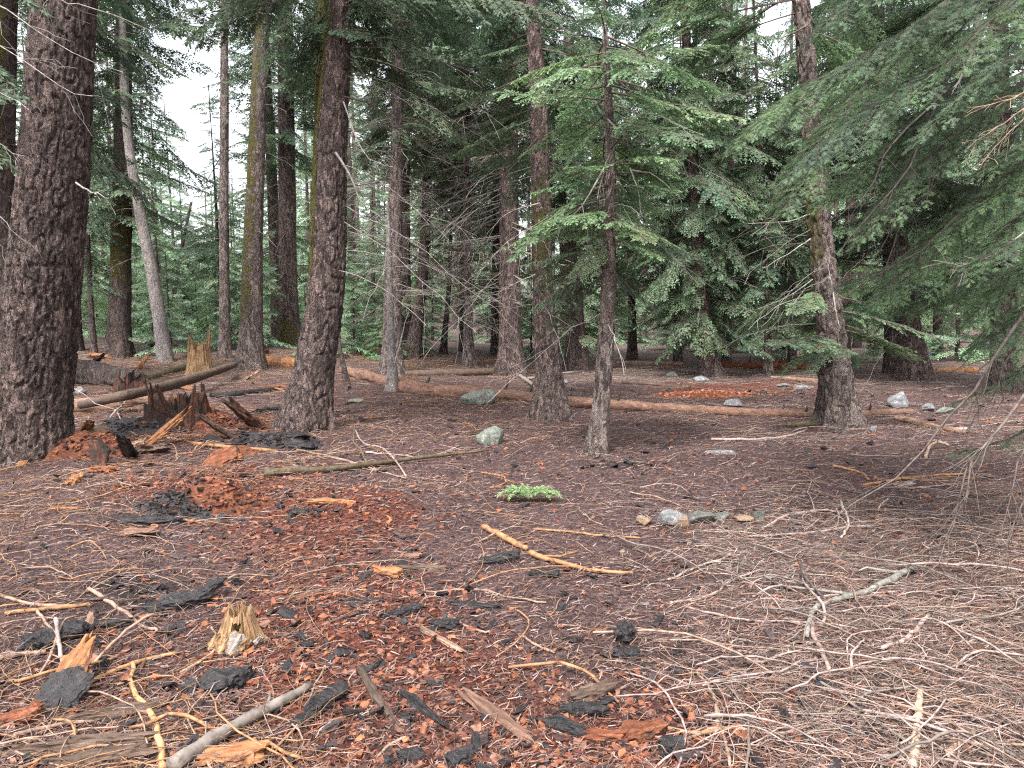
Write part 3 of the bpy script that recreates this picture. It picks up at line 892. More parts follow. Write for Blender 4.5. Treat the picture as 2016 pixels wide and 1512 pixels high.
tree('small shaded trunk seen low between the cracked trunk and the broad footed trunk',
     [(1560, 712, 17), (1560, 600, 14), (1555, 450, 11)], M_BARK_DARK, (600, -160, 2.4, 10, 2, 'dark'), (690, 560, 6, 1.2), 51, 0.3)
tree('small trunk by the leaning flaky trunk, under hanging green boughs',
     [(1335, 716, 18), (1334, 600, 14), (1328, 400, 11)], M_BARK_DARK, (640, -180, 2.5, 11, 2, 'mid'), (690, 600, 6, 1.2), 52, 0.3)
tree('thin bent sapling rising beside the swollen foot of the curved trunk',
     [(684, 757, 14), (676, 720, 11), (668, 680, 8), (664, 620, 6)], M_BARK_DARK, None, (700, 630, 4, 0.5), 53, 0.2, 0.002, tall=0.6)
tree('thin dark sapling trunk behind the fallen plated log',
     [(186, 702, 14), (180, 620, 11), (176, 540, 9), (172, 430, 7)], M_BARK_DARK, (560, 380, 1.5, 9, 2, 'mid'), (680, 540, 8, 0.9), 54, 0.3, 0.003, tall=1.5)
tree('dark slanting sapling beyond the tan shattered stump',
     [(332, 660, 12), (345, 560, 9), (358, 490, 7), (372, 420, 5)], M_BARK_DARK, (560, 400, 1.6, 8, 2, 'dark'), (640, 560, 5, 0.9), 55, 0.2, 0.003, tall=0.5)

# ------------------------------------------------------------------ near tree at the picture's right side


def near_tree():
    rng = np.random.default_rng(77)
    Y0 = 4.7
    bx = at_depth(2270, 900, Y0)[0]
    base = np.array([bx, Y0, float(height(bx, Y0)) - 0.05])
    root = empty('conifer_tree', base, 'near tree whose dark drooping limbs and heavy green boughs hang in from the edge', 'tree')
    zz = np.linspace(0, 7.0, 30)
    P = np.stack([0.02 * zz, 0.03 * zz, zz], -1)
    tb = trunk_mb(P, 0.17 * (1 - 0.07 * zz), 60, 0.02, 0.01, rng, 0.5, 5, None, 0.3)
    link('trunk', tb.mesh('trunk', M_BARK_DARK), root)
    cm = MB()

    def bough(poly, Y, r0, width, tint, lod=0, start=0.2, bare=0.1, dY=0.0, droop=0.35):
        q = np.array([at_depth(p[0], p[1], Y + dY * i) for i, p in enumerate(poly)]) - base
        s = spray(q, r0, lod, rng, width=width, start=start, bare=bare, droop=droop)
        c = np.array(GREEN[tint]) * rng.uniform(0.55, 0.95)
        s.C = [np.where(np.abs(cc[:, :1] - 0.10) < 1e-6, np.array([0.045, 0.035, 0.03], np.float32), cc * c.astype(np.float32)) for cc in s.C]
        cm.merge(s)
    B = [
        ([(2230, -180), (2050, -60), (1880, 10), (1730, 90), (1640, 150)], 4.6, 0.020, 0.36, 'mid'),
        ([(2250, -60), (2080, 20), (1920, 90), (1780, 170), (1650, 260), (1560, 340)], 4.4, 0.022, 0.34, 'mid'),
        ([(2230, -300), (2000, -160), (1850, -90), (1700, -20), (1610, 60)], 4.8, 0.020, 0.38, 'mid'),
        ([(2250, 40), (2090, 120), (1960, 200), (1850, 290), (1760, 380), (1690, 470)], 4.5, 0.020, 0.3, 'bright'),
        ([(2260, 160), (2120, 230), (2010, 320), (1920, 400), (1850, 480)], 4.2, 0.018, 0.34, 'bright'),
        ([(2250, 0), (2120, 60), (2000, 110), (1890, 190), (1800, 280)], 3.9, 0.016, 0.36, 'mid'),
        ([(2250, 260), (2140, 330), (2050, 400), (1960, 470), (1880, 560)], 4.3, 0.016, 0.36, 'bright'),
        ([(2250, 360), (2150, 430), (2060, 490), (1970, 560), (1900, 640)], 4.6, 0.015, 0.40, 'bright'),
        ([(2250, 470), (2150, 540), (2070, 590), (1990, 640), (1930, 680)], 4.8, 0.012, 0.30, 'mid'),
        ([(2250, 560), (2140, 640), (2050, 700), (1960, 760), (1890, 790)], 5.2, 0.011, 0.16, 'mid'),
        ([(2230, -420), (2050, -260), (1900, -180), (1760, -120), (1660, -60)], 5.0, 0.02, 0.42, 'mid'),
        ([(2200, -140), (2080, -60), (1990, 10), (1930, 60), (1870, 130)], 3.6, 0.014, 0.34, 'bright'),
        ([(2230, 60), (2110, 160), (2030, 230), (1960, 330), (1910, 420)], 5.2, 0.018, 0.42, 'mid'),
        ([(2200, -100), (2000, 60), (1860, 190), (1780, 310), (1730, 420)], 5.6, 0.02, 0.40, 'mid'),
        ([(2200, 500), (2080, 560), (1980, 640), (1900, 700)], 5.6, 0.014, 0.45, 'bright'),
        ([(2190, -220), (1990, -90), (1830, 30), (1690, 180), (1600, 300), (1540, 420)], 5.8, 0.022, 0.36, 'bright'),
        ([(2190, 250), (2020, 340), (1900, 420), (1800, 520), (1720, 590)], 5.6, 0.018, 0.34, 'bright'),
        ([(2240, 740), (2120, 800), (2020, 850), (1940, 880), (1880, 890)], 5.4, 0.008, 0.14, 'olive'),
            ([(2180, -120), (1960, -20), (1800, 60), (1660, 130), (1540, 200), (1450, 280)], 6.4, 0.02, 0.40, 'bright'),
        ([(2180, 60), (1980, 160), (1820, 240), (1700, 330), (1600, 400)], 6.2, 0.018, 0.40, 'bright'),
        ([(2180, 330), (2020, 400), (1890, 450), (1770, 520), (1660, 560)], 6.6, 0.016, 0.42, 'bright'),
        ([(2180, 440), (2020, 510), (1880, 570), (1760, 610)], 6.3, 0.014, 0.42, 'bright'),
        ([(2220, 220), (2110, 260), (2010, 290), (1920, 340)], 4.0, 0.013, 0.42, 'bright'),
        ([(2220, 420), (2110, 450), (2010, 470), (1930, 510)], 4.1, 0.013, 0.42, 'mid'),
    ]
    for poly, Y, r0, w, tint in B:
        bough(poly, Y, r0, w, tint, dY=rng.uniform(-0.08, 0.08))
    link('crown', cm.mesh('crown', [M_FOL, M_TWIG], False), root)
    DB = (0.085, 0.068, 0.06)
    GB = (0.115, 0.092, 0.082)
    for poly, Y, r0, c in [
        ([(2060, 560), (1985, 660), (1940, 750), (1870, 830), (1790, 900), (1700, 970), (1620, 1030)], 4.3, 0.017, GB),
        ([(2060, 720), (2000, 800), (1950, 860), (1910, 910), (1890, 1000), (1860, 1090), (1800, 1150)], 4.0, 0.016, GB),
        ([(1905, 915), (1880, 1010), (1862, 1110)], 4.0, 0.009, GB),
        ([(2040, 620), (1990, 690), (1960, 760), (1920, 820), (1870, 920)], 4.5, 0.012, DB),
        ([(2060, 830), (2010, 900), (1990, 980), (1960, 1060)], 3.9, 0.012, GB),
        ([(1870, 170), (1790, 250), (1740, 310), (1700, 390), (1640, 440)], 4.3, 0.014, DARKT),
        ([(1890, 90), (1845, 200), (1810, 290), (1770, 360), (1700, 440), (1650, 500)], 4.4, 0.017, DARKT),
        ([(1925, 40), (1905, 130), (1880, 170)], 4.2, 0.03, (0.14, 0.13, 0.12)),
        ([(1960, 200), (1900, 290), (1830, 370), (1760, 440), (1710, 530)], 4.6, 0.016, DARKT),
        ([(1870, 290), (1815, 310), (1790, 400), (1760, 490), (1725, 560)], 4.8, 0.018, DARKT),
        ([(1990, 330), (1880, 430), (1810, 495), (1720, 540), (1640, 560)], 4.9, 0.017, (0.12, 0.1, 0.09)),
        ([(2050, 160), (1990, 195), (1905, 214)], 2.9, 0.008, (0.28, 0.19, 0.14)),
        ([(2050, 190), (1980, 240), (1905, 290)], 2.9, 0.007, (0.28, 0.2, 0.15)),
        ([(2050, 200), (1990, 260), (1930, 320)], 3.0, 0.006, (0.26, 0.19, 0.14)),
        ([(2050, 430), (1960, 500), (1900, 520), (1840, 515)], 4.1, 0.009, PALE),
        ([(2030, 950), (1990, 1050), (1980, 1140)], 3.9, 0.009, GB),
    ]:
        q = np.array([at_depth(p[0], p[1], Y) for p in poly]) - base
        bm = dead_branch_mb(q, r0 * 0.62, rng, 11, c, r_min=0.0017, spread=0.3, sides=6)
        link('dead_branch', bm.mesh('dead_branch', M_TWIG), root)


near_tree()


def edge_tree():
    """tree beyond the left edge whose bare pale branches reach in before the massive trunk"""
    rng = np.random.default_rng(78)
    Y0 = 6.2
    bx = at_depth(-260, 900, Y0)[0]
    base = np.array([bx, Y0, float(height(bx, Y0)) - 0.05])
    root = empty('conifer_tree', base, 'tree beyond the edge whose thin pale bare branches cross the massive plated trunk', 'tree')
    zz = np.linspace(0, 7.0, 24)
    P = np.stack([0.01 * zz, 0.02 * zz, zz], -1)
    link('trunk', trunk_mb(P, 0.13 * (1 - 0.07 * zz), 40, 0.03, 0.008, rng, 0.5).mesh('trunk', M_BARK_DARK), root)
    for poly, r0, c in [
        ([(-200, -20), (-60, 60), (40, 120), (110, 170), (175, 195)], 0.0065, PALE),
        ([(-200, -120), (-40, -10), (60, 50), (140, 100), (230, 140)], 0.0065, PALE),
        ([(-200, 120), (-60, 160), (20, 190), (60, 215)], 0.006, PALE),
        ([(-200, 180), (-60, 250), (10, 295), (45, 310)], 0.0055, PALE),
        ([(-120, -120), (60, -40), (130, 5), (190, 20), (290, 60)], 0.009, (0.2, 0.17, 0.15)),
        ([(-200, 330), (-60, 380), (20, 440), (45, 480)], 0.008, (0.22, 0.2, 0.18)),
    ]:
        q = np.array([at_depth(p[0], p[1], Y0) for p in poly]) - base
        link('dead_branch', dead_branch_mb(q, r0, rng, 7, c, r_min=0.002, spread=0.3).mesh('dead_branch', M_TWIG), root)
    cm = MB()
    for poly, tint in [([(-240, 20), (-120, 60), (-20, 120), (50, 190)], 'dark'), ([(-240, 150), (-120, 210), (-30, 270), (20, 330)], 'mid'), ([(-240, -150), (-100, -90), (0, -40), (90, 20)], 'dark')]:
        q = np.array([at_depth(p[0], p[1], Y0 + 0.5) for p in poly]) - base
        s = spray(q, 0.013, 1, rng, width=0.35, bare=0.2)
        c = np.array(GREEN[tint])
        s.C = [np.where(np.abs(cc[:, :1] - 0.10) < 1e-6, cc, cc * c.astype(np.float32)) for cc in s.C]
        cm.merge(s)
    link('crown', cm.mesh('crown', [M_FOL, M_TWIG], False), root)


edge_tree()

# ------------------------------------------------------------------ trees farther back, copied


def make_far_tree(seed, H, z0, lmax, tint, lod, per_m, r0, bark):
    rng = np.random.default_rng(seed)
    zz = np.linspace(-0.1, H, 20)
    P = np.stack([0.1 * np.sin(zz * 0.2 + seed), 0.1 * np.cos(zz * 0.17 + seed), zz], -1)
    tm = trunk_mb(P, np.maximum(0.012, r0 * (1 - zz / H * 0.97)), 12, 0.12, 0.006, rng, 0.4).mesh('trunk', bark)
    lf = lambda z: lmax * (1 - ((z - z0) / (H - z0)) ** 1.2) * (0.75 + 0.25 * math.sin(z * 2.1 + seed)) + 0.12
    cm = crown_mb(path_fn_of(P), z0, H, lf, per_m, lod, tint, rng, pitch=(-0.4, 0.05)).mesh('crown', [M_FOL, M_TWIG], False)
    return tm, cm


FAR = {  # crown greens lightened in colour to stand in for haze among far trees
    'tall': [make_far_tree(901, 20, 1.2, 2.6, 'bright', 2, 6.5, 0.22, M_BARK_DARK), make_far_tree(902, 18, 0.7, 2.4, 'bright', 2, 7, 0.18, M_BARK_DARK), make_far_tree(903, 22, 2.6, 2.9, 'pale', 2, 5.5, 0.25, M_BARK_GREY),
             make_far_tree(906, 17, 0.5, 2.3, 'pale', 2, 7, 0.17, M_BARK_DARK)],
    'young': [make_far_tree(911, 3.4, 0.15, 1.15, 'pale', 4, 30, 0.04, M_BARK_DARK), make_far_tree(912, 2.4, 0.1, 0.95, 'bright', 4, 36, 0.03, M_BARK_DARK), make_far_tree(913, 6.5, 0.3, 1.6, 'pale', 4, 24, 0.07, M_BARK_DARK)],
}
LAND = sorted([(t[0], t[2]) for t in TREES])
SHORT = [(12, 'the massive plated trunk'), (237, 'the mossy waist high trunk'), (300, 'the thin leaning trunk'), (442, 'the slender grey trunk'), (500, 'the moss coated trunk'), (566, 'the mossy footed trunk'),
         (645, 'the curved dark trunk'), (776, 'the grey furrowed trunk'), (836, 'the bent dark trunk'), (920, 'the straight grey brown trunk'), (1003, 'the broad flaky trunk'), (1070, 'the lichen patched trunk'),
         (1198, 'the young green tree'), (1375, 'the leaning flaky trunk'), (1508, 'the thin grey sapling'), (1620, 'the cracked bark trunk'), (1775, 'the broad footed trunk'), (1972, 'the dim edge trunk')]


def between(px):
    a = [s for s in SHORT if s[0] <= px]
    b = [s for s in SHORT if s[0] > px]
    if not a:
        return 'beyond ' + b[0][1]
    if not b:
        return 'beyond ' + a[-1][1]
    return 'between ' + a[-1][1].replace('the ', '', 1) + ' and ' + b[0][1].replace('the ', '', 1)


def far_tree(kind, px, Y, s, rng, first):
    k = int(rng.integers(len(FAR[kind])))
    tm, cm = FAR[kind][k]
    x = (px - CX) / F_PX * Y
    z = float(height(x, Y))
    root = link('conifer_tree' if kind == 'tall' else 'young_fir', None, None, (x, Y, z))
    root.empty_display_size = 0.2
    root.rotation_euler = (rng.normal(0, 0.012), rng.normal(0, 0.012), rng.uniform(0, 6.28))
    root.scale = (s, s, s * rng.uniform(0.9, 1.15))
    for nm, me in (('trunk', tm), ('crown', cm)):
        link(nm, me, root)
    tone = {'tall': ['mid green', 'dark green', 'olive', 'light green'], 'young': ['pale green', 'fresh green', 'pale bushy']}[kind][k]
    size = ('tall far' if Y > 42 else 'tall') if kind == 'tall' else ('large' if k == 2 else 'low')
    wh = between(px)
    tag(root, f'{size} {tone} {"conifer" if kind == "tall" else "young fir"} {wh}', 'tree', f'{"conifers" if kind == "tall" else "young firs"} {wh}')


rg = np.random.default_rng(4)
placed = []
for kind, n, ylo, yhi in (('tall', 66, 23, 62), ('young', 95, 22, 50)):
    tries = 0
    cnt = 0
    while cnt < n and tries < 4000:
        tries += 1
        Y = rg.uniform(ylo, yhi)
        px = rg.uniform(-250, 2270)
        x = (px - CX) / F_PX * Y
        if kind == 'tall' and 290 < px < 505:
            continue
        if any((x - q[0]) ** 2 + (Y - q[1]) ** 2 < (2.6 if kind == 'tall' else 1.2) ** 2 for q in placed):
            continue
        if any(abs(px - t[0]) < 22 and Y < t[1] + 1.5 for t in TREES):
            continue
        placed.append((x, Y))
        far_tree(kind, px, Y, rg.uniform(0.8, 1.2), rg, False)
        cnt += 1


for px, Y, s in [(312, 40, 2.0), (348, 54, 2.3), (374, 62, 2.9), (398, 46, 1.9), (424, 57, 2.4), (468, 48, 2.1), (338, 30, 0.8), (640, 50, 2.2), (700, 56, 2.4), (386, 34, 1.0), (414, 28, 0.75), (458, 31, 0.9), (302, 27, 0.8),
                 (430, 38, 1.2), (362, 42, 1.5), (700, 31, 0.9), (735, 36, 1.1), (668, 40, 1.4), (715, 45, 1.8), (545, 33, 1.0), (205, 30, 1.0), (270, 36, 1.5)]:
    far_tree('young', px, Y, s, rg, False)


for px, Y, s in [(1448, 38, 1.0), (1500, 46, 1.1), (1530, 36, 0.9), (1420, 52, 1.1), (1330, 44, 1.0)]:
    far_tree('tall', px, Y, s, rg, False)


def far_forest():
    rng = np.random.default_rng(5)
    mb = MB()
    pr = protos(3)
    tints = ['mid', 'pale', 'bright', 'pale', 'mid']  # paler greens paint the lift that haze would give the far wood
    for i in range(190):
        Y = rng.uniform(58, 120)
        px = rng.uniform(-500, 2500)
        gap = 300 < px < 500
        if gap and rng.uniform() < 0.35:
            continue
        x = (px - CX) / F_PX * Y
        z = float(height(x, Y))
        H = rng.uniform(15, 22) * Y / 95 if gap else rng.uniform(20, 36)
        base = np.array([x, Y, z])
        zz = np.linspace(0, H, 6)
        P = np.stack([x + 0 * zz, Y + 0 * zz, z + zz], -1)
        v, f = tubes(P[None], (0.2 * (1 - 0.95 * zz / H))[None], 6)
        mb.add(v, f, 1, (0.08, 0.06, 0.05))
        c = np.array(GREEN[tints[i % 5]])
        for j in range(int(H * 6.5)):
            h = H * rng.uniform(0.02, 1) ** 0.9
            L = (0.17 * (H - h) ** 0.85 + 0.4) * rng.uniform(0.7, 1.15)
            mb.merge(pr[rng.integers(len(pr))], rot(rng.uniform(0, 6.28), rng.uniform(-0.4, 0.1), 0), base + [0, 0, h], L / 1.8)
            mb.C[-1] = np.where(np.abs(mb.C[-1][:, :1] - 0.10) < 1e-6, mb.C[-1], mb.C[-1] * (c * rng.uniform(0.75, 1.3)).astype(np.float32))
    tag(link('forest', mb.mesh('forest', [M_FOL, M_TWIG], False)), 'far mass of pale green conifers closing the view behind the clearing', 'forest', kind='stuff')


far_forest()
# ------------------------------------------------------------------ logs, stumps, rocks, wood


def frame_of(u):
    u = unit(np.asarray(u, float))
    w = np.array([0, 0, 1.0]) if abs(u[2]) < 0.9 else np.array([0, 1.0, 0])
    v = unit(np.cross(w, u))
    w = np.cross(u, v)
    return np.stack([u, v, w], 1)


def set_rot(o, Rm):
    import mathutils
    o.rotation_euler = mathutils.Matrix(Rm.tolist()).to_euler()


def rough_tube(P, R, sides, step, amp, rng, freq=14.0, cap=True, ragged=0.0, grain=0.25, base_col=(1, 1, 1)):
    seg = np.concatenate([[0], np.cumsum(np.linalg.norm(np.diff(P, axis=0), axis=1))])
    n = max(5, int(seg[-1] / step))
    s = np.linspace(0, seg[-1], n)
    Q = np.stack([np.interp(s, seg, P[:, k]) for k in range(3)], -1)
    r = np.interp(s, seg, R)
    V, Fq = tubes(Q[None], r[None], sides)
    V = V.reshape(n, sides, 3)
    D = V - Q[:, None]
    Dn = unit(D)
    o = rng.uniform(0, 60)
    a = np.linspace(0, 2 * np.pi, sides, endpoint=False)
    ca, sa = np.cos(a)[None] * r[:, None], np.sin(a)[None] * r[:, None]
    sz = s[:, None]
    nz = noise3(ca * freq + o, sa * freq, sz * freq * grain) + 0.5 * noise3(ca * freq * 2.7, sa * freq * 2.7 + o, sz * freq * 0.6)
    lump = noise3(ca * 3 + o, sa * 3, sz * 1.5)
    V = V + Dn * (amp * nz + 0.10 * r[:, None] * lump)[:, :, None]
    if ragged:
        T = unit(Q[-1] - Q[0])
        for e, sg in ((0, -1), (n - 1, 1)):
            V[e] += T * sg * (ragged * noise3(ca[e] * 30 + o, sa[e] * 30, np.full(sides, e + 0.5)))[:, None]
    mb = MB().add(V.reshape(-1, 3), Fq, 0, base_col)
    if cap:
        for e, sg in ((0, 0), (n - 1, 1)):
            c = V[e].mean(0)
            inn = c + (V[e] - c) * 0.45 + (Q[1] - Q[0] if sg == 0 else Q[-2] - Q[-1]) * 0.6
            Vc = np.concatenate([V[e], inn, [c + (Q[1] - Q[0] if sg == 0 else Q[-2] - Q[-1]) * 0.9]])
            i = np.arange(sides)
            j = (i + 1) % sides
            q = np.stack([i, j, sides + j, sides + i], -1)
            t = np.stack([sides + i, sides + j, np.full(sides, 2 * sides)], -1)
            if sg == 0:
                q, t = q[:, ::-1], t[:, ::-1]
            b = mb.n
            mb.add(Vc, q, 0, np.array(base_col) * 0.8)
            mb.F.append(t + b)
            mb.M.append(np.zeros(len(t), np.int32))
    return mb


THINGS = []   # (px, py, short name) of what things lie near


def log_thing(name, label, pts, mat, cat='log', amp=0.006, stubs=0, stub_col=DARKT, seed=0, depth=None, ragged=0.02, lift=0.0, group=None, min_sides=10):
    """pts: (px, py of the axis, width px [, extra lift m])"""
    rng = np.random.default_rng(seed + 900)
    P, R = [], []
    for p in pts:
        g = ground_at(p[0], p[1] + p[2] * 0.45)
        Y = g[1] if depth is None else depth
        if len(p) > 3:
            Y = ground_at(p[0], p[3])[1]
        q = at_depth(p[0], p[1], Y)
        r = p[2] / 2 / F_PX * ((q - CAM) @ FWD)
        if len(p) <= 3:
            q[2] = float(height(q[0], q[1])) + r * 0.58 + lift
        P.append(q)
        R.append(r)
    P, R = np.array(P), np.array(R)
    PR = catmull(np.concatenate([P, R[:, None]], 1), 24)
    P, R = PR[:, :3], np.maximum(PR[:, 3], 0.004)
    base = P[0].copy()
    Rm = frame_of(P[-1] - P[0])
    loc = (P - base) @ Rm
    dist = P[:, 1].mean()
    sides = int(np.clip(R.max() * 2 / dist * F_PX * 1.2, min_sides, 40))
    step = float(np.clip(3.5 * dist / F_PX, 0.01, 0.06))
    o = link(name, rough_tube(loc, R, sides, step, amp, rng, ragged=ragged, base_col=(0, 0.3, 0) if mat in (M_BARK_DARK, M_BARK_RED) else (1, 1, 1)).mesh(name, mat), None, base)
    set_rot(o, Rm)
    tag(o, label, cat, group)
    for i in range(stubs):
        k = int(rng.uniform(0.08, 0.95) * 23)
        a = rng.uniform(-0.6, 2.6)
        d = np.array([0.25, math.cos(a), math.sin(a)])
        L = R[k] * rng.uniform(0.7, 1.8)
        q = np.stack([loc[k] + d * R[k] * 0.75, loc[k] + d * (R[k] + L * 0.5), loc[k] + d * (R[k] + L) + rng.normal(0, 0.01, 3)])
        P2, R2 = capped(catmull(q, 5), R[k] * np.array([0.3, 0.24, 0.2, 0.17, 0.12]))
        v, f = tubes(P2[None], R2[None], 6)
        link('branch_stub', MB().add(v, f, 0, stub_col).mesh('branch_stub', M_TWIG), o)
    return o


log_thing('fallen_log', 'reddish brown decayed log running from the curved trunk to the rough pale log', [(676, 728, 20), (720, 738, 24), (790, 756, 28), (860, 766, 30), (940, 772, 28), (1010, 777, 26), (1062, 784, 23)],
          M_WOOD_LOG, seed=1, amp=0.022, stubs=9)
log_thing('fallen_log', 'long smooth pale log with black branch stubs passing behind the cracked bark trunk', [(1035, 778, 20), (1120, 788, 21), (1200, 794, 22), (1320, 802, 21), (1450, 809, 20), (1600, 813, 18), (1700, 812, 16), (1795, 809, 12)],
          M_WOOD_LOG, seed=2, amp=0.009, stubs=20)
log_thing('fallen_log', 'straight grey brown log lying behind the long pale log in the dim middle', [(795, 735, 14), (900, 732, 16), (985, 730, 15), (1060, 732, 12)], M_WOOD_BROWN, seed=3, stubs=5)
log_thing('fallen_log', 'short thick orange brown log between the moss coated trunk and the curved trunk', [(525, 708, 20), (560, 712, 24), (600, 716, 24)], M_WOOD_ORANGE, seed=4, amp=0.02)
log_thing('fallen_log', 'thick fallen log with dark plated bark ending in a rotten hollow beside the massive trunk', [(95, 722, 52), (160, 728, 52), (220, 736, 50), (262, 744, 44)], M_BARK_DARK, seed=5, amp=0.03, ragged=0.12)
log_thing('fallen_log', 'pale split log with long cracks emerging from behind the massive trunk', [(95, 800, 34), (170, 796, 34), (240, 790, 30), (300, 786, 20)], M_WOOD_TAN, seed=6, amp=0.02, ragged=0.08)
log_thing('fallen_log', 'dark slender log that climbs over the rotten red stump', [(160, 797, 16, 815), (240, 780, 19, 815), (320, 762, 21, 800), (390, 742, 18, 775), (462, 718, 12, 742)], M_WOOD_BROWN, seed=7, amp=0.004)
log_thing('fallen_log', 'mossy thin log lying between the rotten hollow log and the tan shattered stump', [(285, 742, 14), (340, 728, 15), (400, 712, 14)], M_WOOD_MOSS, seed=8)
log_thing('fallen_log', 'blackened log lying across the slope beyond the rotten red stump', [(415, 778, 13), (470, 774, 13), (548, 764, 10)], M_CHAR, seed=9)
log_thing('fallen_log', 'far dark log with orange decay beyond the leaning flaky trunk', [(1420, 716, 14), (1500, 719, 16), (1600, 722, 13)], M_WOOD_RED, seed=10, amp=0.02, stubs=4)
log_thing('fallen_log', 'pale thin log by the flat rocks, ending behind the cracked bark trunk', [(1520, 742, 7), (1570, 746, 10), (1640, 752, 9)], M_WOOD_TAN, seed=11)
log_thing('fallen_log', 'far brown log running behind the young green tree', [(1200, 714, 8), (1270, 714, 11), (1345, 716, 10)], M_WOOD_TAN, seed=12, stubs=3)
log_thing('fallen_log', 'orange ended log lying in shade beyond the broad footed trunk', [(1825, 727, 10), (1870, 727, 13), (1922, 728, 15)], M_WOOD_ORANGE, seed=13, amp=0.02)
log_thing('fallen_log', 'far pinkish log seen beside the curved trunk before pale green undergrowth', [(668, 680, 9), (710, 684, 12), (756, 689, 11)], M_WOOD_TAN, seed=14)
log_thing('fallen_log', 'far pale log lying behind the thin leaning trunk on the rise', [(250, 668, 10), (320, 672, 12), (385, 668, 12)], M_WOOD_GREY, seed=15, stubs=3)
log_thing('fallen_log', 'hollow grey log with a dark end just behind the slender grey trunk', [(392, 664, 16), (430, 660, 17), (462, 664, 16)], M_WOOD_GREY, seed=16, amp=0.02)
log_thing('fallen_log', 'thin dark log lying on the rise between mossy trunk and thin leaning trunk', [(280, 688, 9), (320, 692, 11), (372, 700, 11)], M_WOOD_BROWN, seed=17)
log_thing('fallen_log', 'short mossy log touching the foot of the cracked bark trunk', [(1552, 834, 13), (1590, 832, 16), (1632, 830, 15)], M_WOOD_MOSS, seed=18, amp=0.012)
log_thing('fallen_log', 'pink peeling plank of bark trailing away from the end of the long pale log', [(1765, 822, 12), (1830, 836, 14), (1905, 853, 11)], M_WOOD_TAN, seed=19, amp=0.012)
log_thing('fallen_log', 'thin brown log stretched before the broad footed trunk', [(1225, 752, 6), (1290, 756, 8), (1360, 762, 6)], M_WOOD_BROWN, seed=20)
log_thing('fallen_log', 'black bark slab log lying beside the swollen foot of the curved trunk', [(505, 808, 10), (535, 806, 14), (565, 802, 10)], M_CHAR, seed=21, amp=0.02)


def stump_thing(label, px, py, r_px, h_px, mat, seed, jag=0.35, hollow=0.6, flare=0.5, name='tree_stump', shards=0, shard_mat=None, front_open=0.0, cat='stump', taper=0.75, dent=None):
    rng = np.random.default_rng(seed)
    g = ground_at(px, py)
    k = ((g - CAM) @ FWD) / F_PX
    r, H = r_px * k, h_px * k
    n, m = 120, 60
    a = np.linspace(0, 2 * np.pi, n, endpoint=False)
    o = rng.uniform(0, 50)
    top = H * (1 - jag * (0.5 + 0.5 * noise3(np.cos(a) * 2.5 + o, np.sin(a) * 2.5, 0.5)) - jag * 0.6 * np.abs(noise3(np.cos(a) * 7 + o, np.sin(a) * 7, 3.5)) - jag * 0.5 * np.abs(noise3(np.cos(a) * 19 + o, np.sin(a) * 19, 5.5)))
    if front_open:
        da = np.abs((a + np.pi / 2 + np.pi) % (2 * np.pi) - np.pi)
        top *= 1 - front_open * (1 - sstep(0.3, 1.1, da))
    rows = []
    for i in range(m):
        u = i / (m - 1)
        rr = r * (taper + (1 - taper) * (1 - u)) * (1 + flare * np.exp(-u * 6) * (0.6 + 0.5 * np.cos(4 * a + o)))
        z = top * u
        rr = rr * (1 + 0.16 * noise3(np.cos(a) * 3 + o, np.sin(a) * 3, z / H * 1.2) + 0.09 * noise3(np.cos(a) * 11 + o, np.sin(a) * 11, z / H * 2) + 0.05 * noise3(np.cos(a) * 27 + o, np.sin(a) * 27, z / H * 5))
        if dent:
            dd = ((np.abs((a - dent[0] + np.pi) % (2 * np.pi) - np.pi) / dent[2]) ** 2 + ((u - dent[1]) / dent[3]) ** 2)
            rr = rr * (1 - 0.75 * (dd < 1))
        rows.append(np.stack([rr * np.cos(a), rr * np.sin(a), z - 0.04], -1))
    for i in range(8):
        u = (i + 1) / 8
        rr = r * taper * (0.86 - 0.62 * u) * (1 + 0.2 * noise3(np.cos(a) * 6 + o, np.sin(a) * 6, u * 3))
        z = top * (1 - u) + u * (H * (1 - hollow)) * (0.8 + 0.3 * noise3(np.cos(a) * 3, np.sin(a) * 3, 7.7))
        rows.append(np.stack([rr * np.cos(a), rr * np.sin(a), np.minimum(z, top) - 0.04], -1))
    V = np.stack(rows)
    L = len(rows)
    loc = np.stack([V[:, :, 2], V[:, :, 1], -V[:, :, 0]], -1)
    idx = np.arange(L * n).reshape(L, n)
    A, B = idx[:-1], idx[1:]
    Fq = np.stack([A, np.roll(A, -1, 1), np.roll(B, -1, 1), B], -1).reshape(-1, 4)
    col = np.ones((L, n, 3))
    mb = MB().add(loc.reshape(-1, 3), Fq, 0, col.reshape(-1, 3))
    c = loc[-1].mean(0)
    b = mb.n
    mb.add([c], np.zeros((0, 4), int))
    mb.F.append(np.stack([idx[-1], np.roll(idx[-1], -1), np.full(n, b)], -1))
    mb.M.append(np.zeros(n, np.int32))
    s = link(name, mb.mesh(name, mat, False), None, g)
    s.rotation_euler = (0, -math.pi / 2, 0)
    tag(s, label, cat)
    for i in range(shards):
        aa = rng.uniform(0, 6.28)
        hh = H * rng.uniform(0.55, 1.15)
        w = r * rng.uniform(0.12, 0.25)
        cm = chunk_mb(hh, w, w * 0.45, rng)
        so = link('wood_shard', cm.mesh('wood_shard', shard_mat or mat, False), s)
        so.location = (hh * 0.42, r * taper * 0.95 * math.sin(aa), -r * taper * 0.95 * math.cos(aa))
        so.rotation_euler = (aa, rng.normal(0, 0.12), rng.normal(0, 0.15))
    return s


